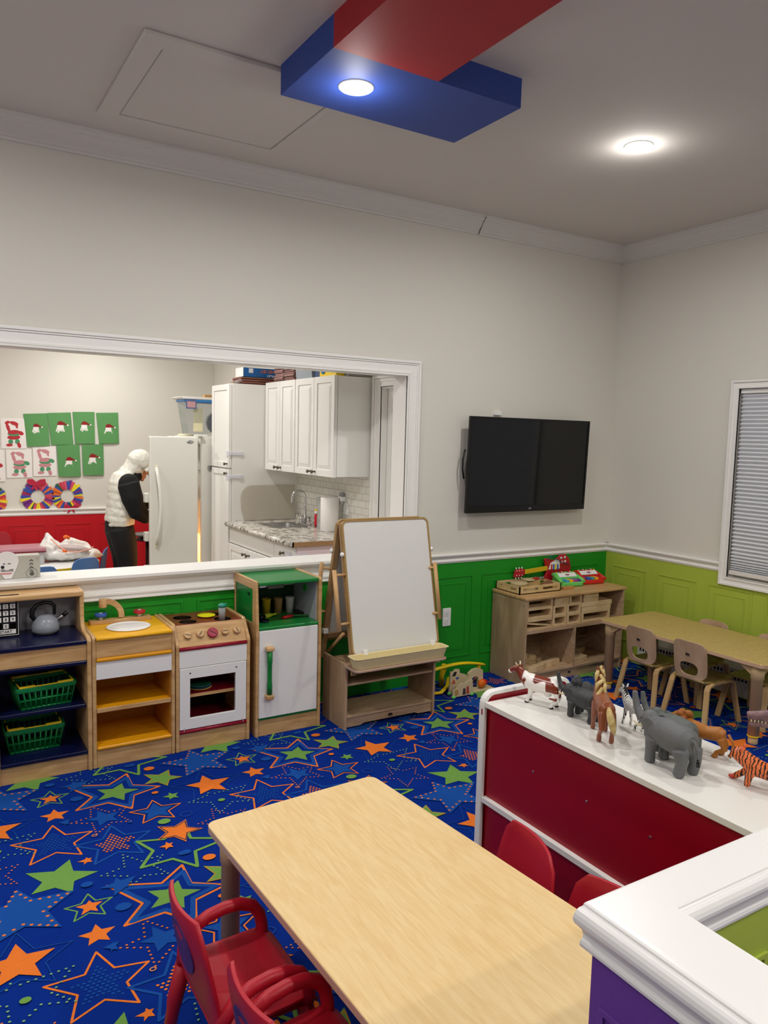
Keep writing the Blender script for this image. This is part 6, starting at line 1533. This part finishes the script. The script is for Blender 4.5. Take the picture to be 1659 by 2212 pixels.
# ---- kitchen kids' table, chairs, bag, tub
t = thing('kitchen_kids_table', 'round ended white child table with yellow edge in the kitchen', 'table', (.8, 6.75, 0))
pts = [(.78 + .52 * math.copysign(abs(math.cos(a)) ** .8, math.cos(a)), 6.78 + .42 * math.copysign(abs(math.sin(a)) ** .8, math.sin(a))) for a in [2 * PI * k / 40 for k in range(40)]]
tt = part('tabletop', B().prism(pts, 'z', .478, .50), WHITE, t)
part('edge_band', ringprism(B(), [(.78 + (x - .78) * 1.008, 6.78 + (y - 6.78) * 1.008) for x, y in pts], [(.78 + (x - .78) * .99, 6.78 + (y - 6.78) * .99) for x, y in pts], 'z', .474, .4985), mat('edge yellow', 'E8C41E', .4), tt)
for x, y in ((.45, 6.55), (1.1, 6.55), (.45, 7.0), (1.1, 7.0)): part('leg', B().cyl((x, y, 0), (x, y, .478), .02, 12), STEEL, t)
def kid_chair(cx, cy, rot, m, top, lab, grp):
    t = thing('plastic_chair', lab, 'chair', (cx, cy, 0), grp)
    def L(): b = B(); b.M = Matrix.Translation((cx, cy, 0)); return b
    b = L(); N = 16; out = []; inn = []
    for k in range(N * 2):
        a = 2 * PI * k / (2 * N); ca, sa = math.cos(a), math.sin(a)
        rr_ = (abs(ca / .125) ** 5 + abs(sa / .15) ** 5) ** -.2; out.append((rr_ * ca * (1 - .15 * max(0, sa)), top - .15 + rr_ * sa))
        inn.append((.04 * ca, top - .22 + .035 * sa))
    vs = [(tx + 1.2 * y * y - (z - top + .3) * .12 - .15, y, z) for tx in (0, .012) for Lp in (out, inn) for (y, z) in Lp]
    K_ = 2 * N; fs = []
    for i in range(K_):
        j = (i + 1) % K_; fs += [(i, j, K_ + j, K_ + i), (2 * K_ + i, 3 * K_ + i, 3 * K_ + j, 2 * K_ + j), (i, 2 * K_ + i, 2 * K_ + j, j), (K_ + i, K_ + j, 3 * K_ + j, 3 * K_ + i)]
    b.add(vs, fs); part('backrest', b, m, t, .003)
    b = L(); b.prism(rrect(-.15, -.13, .14, .13, .04), 'z', top - .31, top - .295); part('seat', b, m, t, .004)
    for sx in (-1, 1):
        for sy in (-1, 1): b = L(); b.tube([(sx * .11, sy * .11, top - .31), (sx * .14, sy * .13, 0)], .011, 8); part('leg', b, STEEL, t)
    t.rotation_euler.z = rot
    return t
kid_chair(.780, 6.34, PI / 2 + .05, BLUECH, .56, 'blue plastic chair just behind the sill beside the grey carton', 'blue plastic chairs')
kid_chair(1.055, 6.38, PI / 2 + .35, BLUECH, .60, 'blue plastic chair behind the sill in front of the white bag', 'blue plastic chairs')
kid_chair(1.235, 6.95, PI - .35, BLUECH, .57, 'blue plastic chair at the right end of the white table, beside the person', 'blue plastic chairs')
kid_chair(.60, 7.42, -PI / 2, mat('kid chair red', 'A81C2A', .45), .66, 'red plastic chair against the red wainscot behind the white table', None)
t = thing('plastic_bag', 'crumpled white drawstring bag with orange ties on the white table', 'bag', (1.07, 6.78, .50))
b = B(); R = random.Random(11)
b.ball((1.03, 6.78, .565), (.20, .15, .063), 20); b.ball((.93, 6.76, .61), (.09, .10, .075), 16); b.tube([(.90, 6.76, .58), (.915, 6.76, .68), (.905, 6.77, .735)], [.09, .045, .008], 14); b.ball((1.20, 6.78, .545), (.13, .10, .045), 16)
b.tube([(1.1, 6.78, .56), (1.28, 6.78, .54), (1.36, 6.78, .52)], [.07, .04, .008], 12); b.tube([(1.0, 6.86, .58), (1.10, 6.86, .655), (1.20, 6.84, .62), (1.28, 6.82, .55)], [.04, .03, .03, .02], 10)
bb_ = part('bag_film', b, mat('bag film', 'DEDCD8', .3, bump=1.0, bscale=25), t, rm=.008, sub=3)
dm = bb_.modifiers.new('crumple', 'DISPLACE'); tx = bpy.data.textures.new('crumple', 'VORONOI'); tx.noise_scale = .06; dm.texture = tx; dm.strength = .022; dm.mid_level = .5
part('bag_opening', B().tube([(.92, 6.675, .70), (.97, 6.64, .645), (1.03, 6.62, .60), (1.12, 6.63, .585), (1.22, 6.66, .60), (1.255, 6.70, .615)], [.005, .007, .007, .006, .006, .004], 8), mat('drawstring pale', 'E2A893', .5), t)
part('inner_film', B().ball((1.10, 6.70, .61), (.13, .055, .028), 16, rot=(0, .15, 0)), mat('bag inner', 'BBAAA8', .4), t)
part('orange_tie', B().ball((1.045, 6.73, .702), (.022, .02, .016), 12).ball((1.065, 6.73, .695), (.014, .012, .016), 10), mat('tie orange', 'EA6A22', .4), t)
part('orange_tie', B().tube([(1.0, 6.60, .612), (1.03, 6.60, .597)], [.012, .010], 10), MATS['tie orange'], t)
t = thing('storage_tote', 'long clear tote with a pink lid on the white table', 'storage tub', (.66, 6.75, .50))
part('tote_body', B().prism(rrect(.45, 6.63, .87, 6.88, .02), 'z', .502, .60), mat('tote clear', 'C6C6C8', .2, alpha=.8), t, .004)
part('tote_lid', B().prism(rrect(.44, 6.62, .88, 6.89, .02), 'z', .61, .638), mat('lid pink', 'C98E9A', .3, alpha=.85), t, .004)
part('tote_strap', B().box(.44, 6.616, .600, .88, 6.62, .611), mat('strap maroon', '7A2834', .4), t)
# ---- grey carton with the white balloon shape on the sill
t = thing('appliance_carton', 'grey and white printed carton standing on the window sill', 'box', (.42, 4.08, .865))
part('carton', B().box(.20, 4.055, .866, .510, 4.13, .976), mat('carton greige', 'B9B6AA', .6), t, .001)
q = [(.362 + .052 * math.sin(a), .955 + .045 * math.cos(a)) for a in [-1.75 + 3.5 * k / 14 for k in range(15)]]
part('white_shape', B().prism(q + [(.405, .92), (.380, .868), (.352, .868), (.318, .92)], 'y', 4.050, 4.055), PAPER, t)
b = B()
for k in range(4): b.tube([(.462, 4.0535, .948 - .017 * k), (.470, 4.0535, .955 - .017 * k), (.478, 4.0535, .948 - .017 * k)], .0016, 4)
for k in range(8):
    a = k * PI / 4; b.prism([(.472 + .004 * math.cos(a - .6), .885 + .004 * math.sin(a - .6)), (.472 + .013 * math.cos(a), .885 + .013 * math.sin(a)), (.472 + .004 * math.cos(a + .6), .885 + .004 * math.sin(a + .6))], 'y', 4.053, 4.0548)
for (x, z, w_, h_) in ((.345, .94, .010, .003), (.365, .94, .014, .003), (.335, .912, .018, .002), (.372, .912, .018, .002), (.335, .908, .055, .0012), (.335, .904, .055, .0012), (.495, .958, .004, .003)): b.box(x, 4.0485, z, x + w_, 4.05, z + h_)
b.lathe([(.005, 4.0485), (.008, 4.0485), (.008, 4.05), (.005, 4.05)], (.343, 0, .926), 16, ax='y')
part('printed_marks', b, INK, t)
b = B(); b.box(.332, 4.0485, .895, .385, 4.05, .8965); b.box(.338, 4.0485, .891, .378, 4.05, .8925); part('red_lines', b, REDP, t)
b = B(); ringprism(b, [(.472 + .026 * math.cos(a), .888 + .026 * math.sin(a)) for a in [k * PI / 12 for k in range(24)]], [(.472 + .0245 * math.cos(a), .888 + .0245 * math.sin(a)) for a in [k * PI / 12 for k in range(24)]], 'y', 4.053, 4.0548)
part('circle_line', b, mat('carton circle', '8E8B80', .6), t)
solo('metal_bowl', B().lathe([(0, .66), (.05, .66), (.11, .685), (.12, .70), (.105, .69), (0, .665)], (1.72, 6.75, 0), 28), STEEL, 'silver metal bowl held out beside the open refrigerator door', 'bowl')
solo('side_stool', B().cyl((1.72, 6.75, .64), (1.72, 6.75, .659), .10, 24).tube([(1.72, 6.75, 0), (1.72, 6.75, .64)], .02, 10).cyl((1.72, 6.75, 0), (1.72, 6.75, .02), .13, 24), mat('stool dark', '3A1418', .5), 'slim dark stand under the metal bowl behind the open door', 'stand')

# ================================================================ PERSON at the refrigerator
PYc = 6.42
t = thing('person', 'person in white hooded vest, black sleeves and trousers bending into the refrigerator', 'person', (1.43, PYc, 0))
def PB(): b = B(); b.M = Matrix.Translation((0, PYc, 0)); return b
SKIN = mat('skin', 'B9805F', .5); KNIT = mat('black knit', '08080A', .85); TROU = mat('black trousers', '0A0A0C', .8)
VEST = mat('quilted vest', 'D8D7CC', .55, bump=.4, bscale=40)
b = PB()
b.tube([(1.41, 0, .80), (1.415, 0, .92), (1.43, 0, 1.06), (1.45, 0, 1.17), (1.49, 0, 1.24)], [.11, .10, .12, .12, .05], 14, flat=.7)
b.tube([(1.48, 0, 1.20), (1.545, 0, 1.275)], [.045, .042], 12)
HM = Matrix.Translation((1.585, 0, 1.292)) @ Matrix.Rotation(.60, 4, 'Y')
b0 = b.M.copy(); b.M = b0 @ HM
b.ball((0, 0, .02), (.078, .066, .092), 20); b.ball((.02, 0, -.045), (.052, .048, .045), 14)
b.tube([(.072, 0, .015), (.090, 0, -.014), (.082, 0, -.022)], [.008, .0115, .009], 10)      # nose
b.ball((.068, 0, -.045), (.012, .021, .006), 10); b.ball((.066, 0, -.055), (.012, .018, .007), 10)   # lips
b.ball((.060, 0, -.078), (.020, .022, .015), 10)
for s_ in (-1, 1):
    b.ball((-.005, s_ * .067, .0), (.017, .008, .025), 10); b.ball((.062, s_ * .025, .028), (.014, .018, .006), 8)
b.M = b0
NEAR = [(1.45, -.140, 1.165), (1.475, -.165, 1.05), (1.515, -.170, .94), (1.59, -.150, .895), (1.65, -.12, .875)]
FAR = [(1.46, .155, 1.18), (1.54, .19, 1.05), (1.60, .18, .97), (1.68, .14, .99), (1.74, .11, 1.01)]
for A_, sg in ((NEAR, -1), (FAR, 1)):
    b.tube(A_, [.048, .042, .036, .030, .023], 12)
    w_ = Vector(A_[-1]); d = (Vector(A_[-1]) - Vector(A_[-2])).normalized()
    b.tube([w_, w_ + d * .035, w_ + d * .075], [.022, .034, .036], 12, flat=.5)
    for k, (off, L_) in enumerate(((-.027, .058), (-.009, .070), (.009, .066), (.027, .052))):
        p0 = w_ + d * .07 + Vector((0, off * .35, off)); b.tube([p0, p0 + d * L_ * .5 + Vector((0, 0, -.002)), p0 + d * L_ * .8 + Vector((0, -sg * .012, -.008)), p0 + d * L_ + Vector((0, -sg * .022, -.014))], [.0085, .008, .0075, .006], 8)
    p0 = w_ + d * .03 + Vector((0, -sg * .02, .02)); b.tube([p0, p0 + d * .03 + Vector((0, -sg * .02, .012)), p0 + d * .055 + Vector((0, -sg * .03, .008))], [.011, .009, .0075], 8)
for s_ in (-1, 1):
    b.tube([(1.415, s_ * .075, .80), (1.445, s_ * .085, .62), (1.45, s_ * .085, .42), (1.43, s_ * .088, .24), (1.41, s_ * .09, .07)], [.085, .072, .048, .046, .032], 12)
    b.tube([(1.40, s_ * .09, .035), (1.47, s_ * .095, .03), (1.53, s_ * .10, .022)], [.032, .032, .022], 10)
body = part('body', b, SKIN, t, rm=.006, sub=3)
b = PB(); b.M = b.M @ HM
for s_ in (-1, 1): b.ball((.072, s_ * .025, .018), (.009, .012, .0065), 10)
part('eyes', b, BLACK, t)
b = PB(); b.M = b.M @ HM; b.ball((-.004, 0, .040), (.084, .073, .086), 18); b.tube([(.045, 0, .062), (.078, 0, .048), (.092, 0, .040)], [.045, .032, .012], 12, flat=.4)
part('hair', b, mat('black hair', '0D0B0B', .6), t, rm=.006, sub=3)
b = PB()      # trousers
b.tube([(1.40, 0, .89), (1.405, 0, .82), (1.41, 0, .76)], [.135, .145, .14], 18, flat=.76)
for s_ in (-1, 1): b.tube([(1.405, s_ * .065, .80), (1.43, s_ * .08, .68), (1.448, s_ * .085, .56), (1.452, s_ * .086, .42), (1.437, s_ * .088, .25), (1.418, s_ * .09, .09)], [.105, .098, .084, .070, .060, .052], 14)
part('trousers', b, TROU, t, rm=.010, sub=4)
b = PB()      # knitted sweater: sleeves and high collar
for A_ in (NEAR, FAR):
    q = [Vector(p) for p in A_]; q[-1] = q[-2].lerp(q[-1], .55)
    b.tube(q, [.088, .086, .072, .056, .040], 14)
b.tube([(1.45, 0, 1.08), (1.475, 0, 1.17), (1.53, 0, 1.235), (1.575, 0, 1.245)], [.14, .13, .085, .065], 16, flat=.75)
b.ball((1.455, -.135, 1.165), (.085, .07, .088), 16); b.ball((1.455, .135, 1.165), (.085, .07, .088), 16)
part('sweater', b, KNIT, t, rm=.008, sub=4)
b = PB()      # vest with quilt rolls
zs = []; k = 0
vp = [(1.408, .845, .158), (1.412, .90, .160), (1.418, .96, .158), (1.425, 1.02, .160), (1.434, 1.08, .163), (1.440, 1.14, .160), (1.447, 1.19, .148), (1.470, 1.232, .108), (1.498, 1.270, .070)]
pts, rr2 = [], []
for i in range(len(vp) - 1):
    a, c = vp[i], vp[i + 1]
    for u, dr_ in ((0, -.0035), (.25, .0015), (.5, .003), (.75, .0015)):
        pts.append((a[0] + (c[0] - a[0]) * u, 0, a[1] + (c[1] - a[1]) * u)); rr2.append(a[2] + (c[2] - a[2]) * u + dr_)
b.tube(pts, rr2, 28, flat=.70)
b.tube([(1.412, 0, .825), (1.410, 0, .85)], [.156, .158], 24, flat=.72)
vv = part('vest', b, VEST, t, rm=.006, sub=2); dm = vv.modifiers.new('folds', 'DISPLACE'); tx = bpy.data.textures.new('folds', 'CLOUDS'); tx.noise_scale = .05; dm.texture = tx; dm.strength = .012; dm.mid_level = .5
b = PB()      # hood
b.ball((1.580, 0, 1.345), (.110, .104, .097), 20, rot=(0, .3, 0)); b.tube([(1.478, 0, 1.225), (1.508, 0, 1.262), (1.54, 0, 1.305), (1.56, 0, 1.33)], [.086, .080, .086, .094], 18)
b.tube([(1.600, -.088, 1.262), (1.640, -.080, 1.300), (1.668, -.04, 1.325), (1.676, 0, 1.335), (1.668, .04, 1.325), (1.640, .080, 1.300), (1.600, .088, 1.262)], .014, 10)
vv = part('hood', b, VEST, t, rm=.006, sub=3); dm = vv.modifiers.new('folds', 'DISPLACE'); dm.texture = bpy.data.textures['folds']; dm.strength = .016; dm.mid_level = .5
for s_ in (-1, 1):
    b = PB(); b.tube([(1.38, s_ * .09, .035), (1.43, s_ * .092, .04), (1.50, s_ * .097, .035), (1.56, s_ * .10, .025)], [.036, .042, .038, .026], 12); b.box(1.35, s_ * .092 - .035, 0, 1.575, s_ * .098 + .035, .02)
    part('shoe', b, BLACK, t, rm=.006, sub=2)
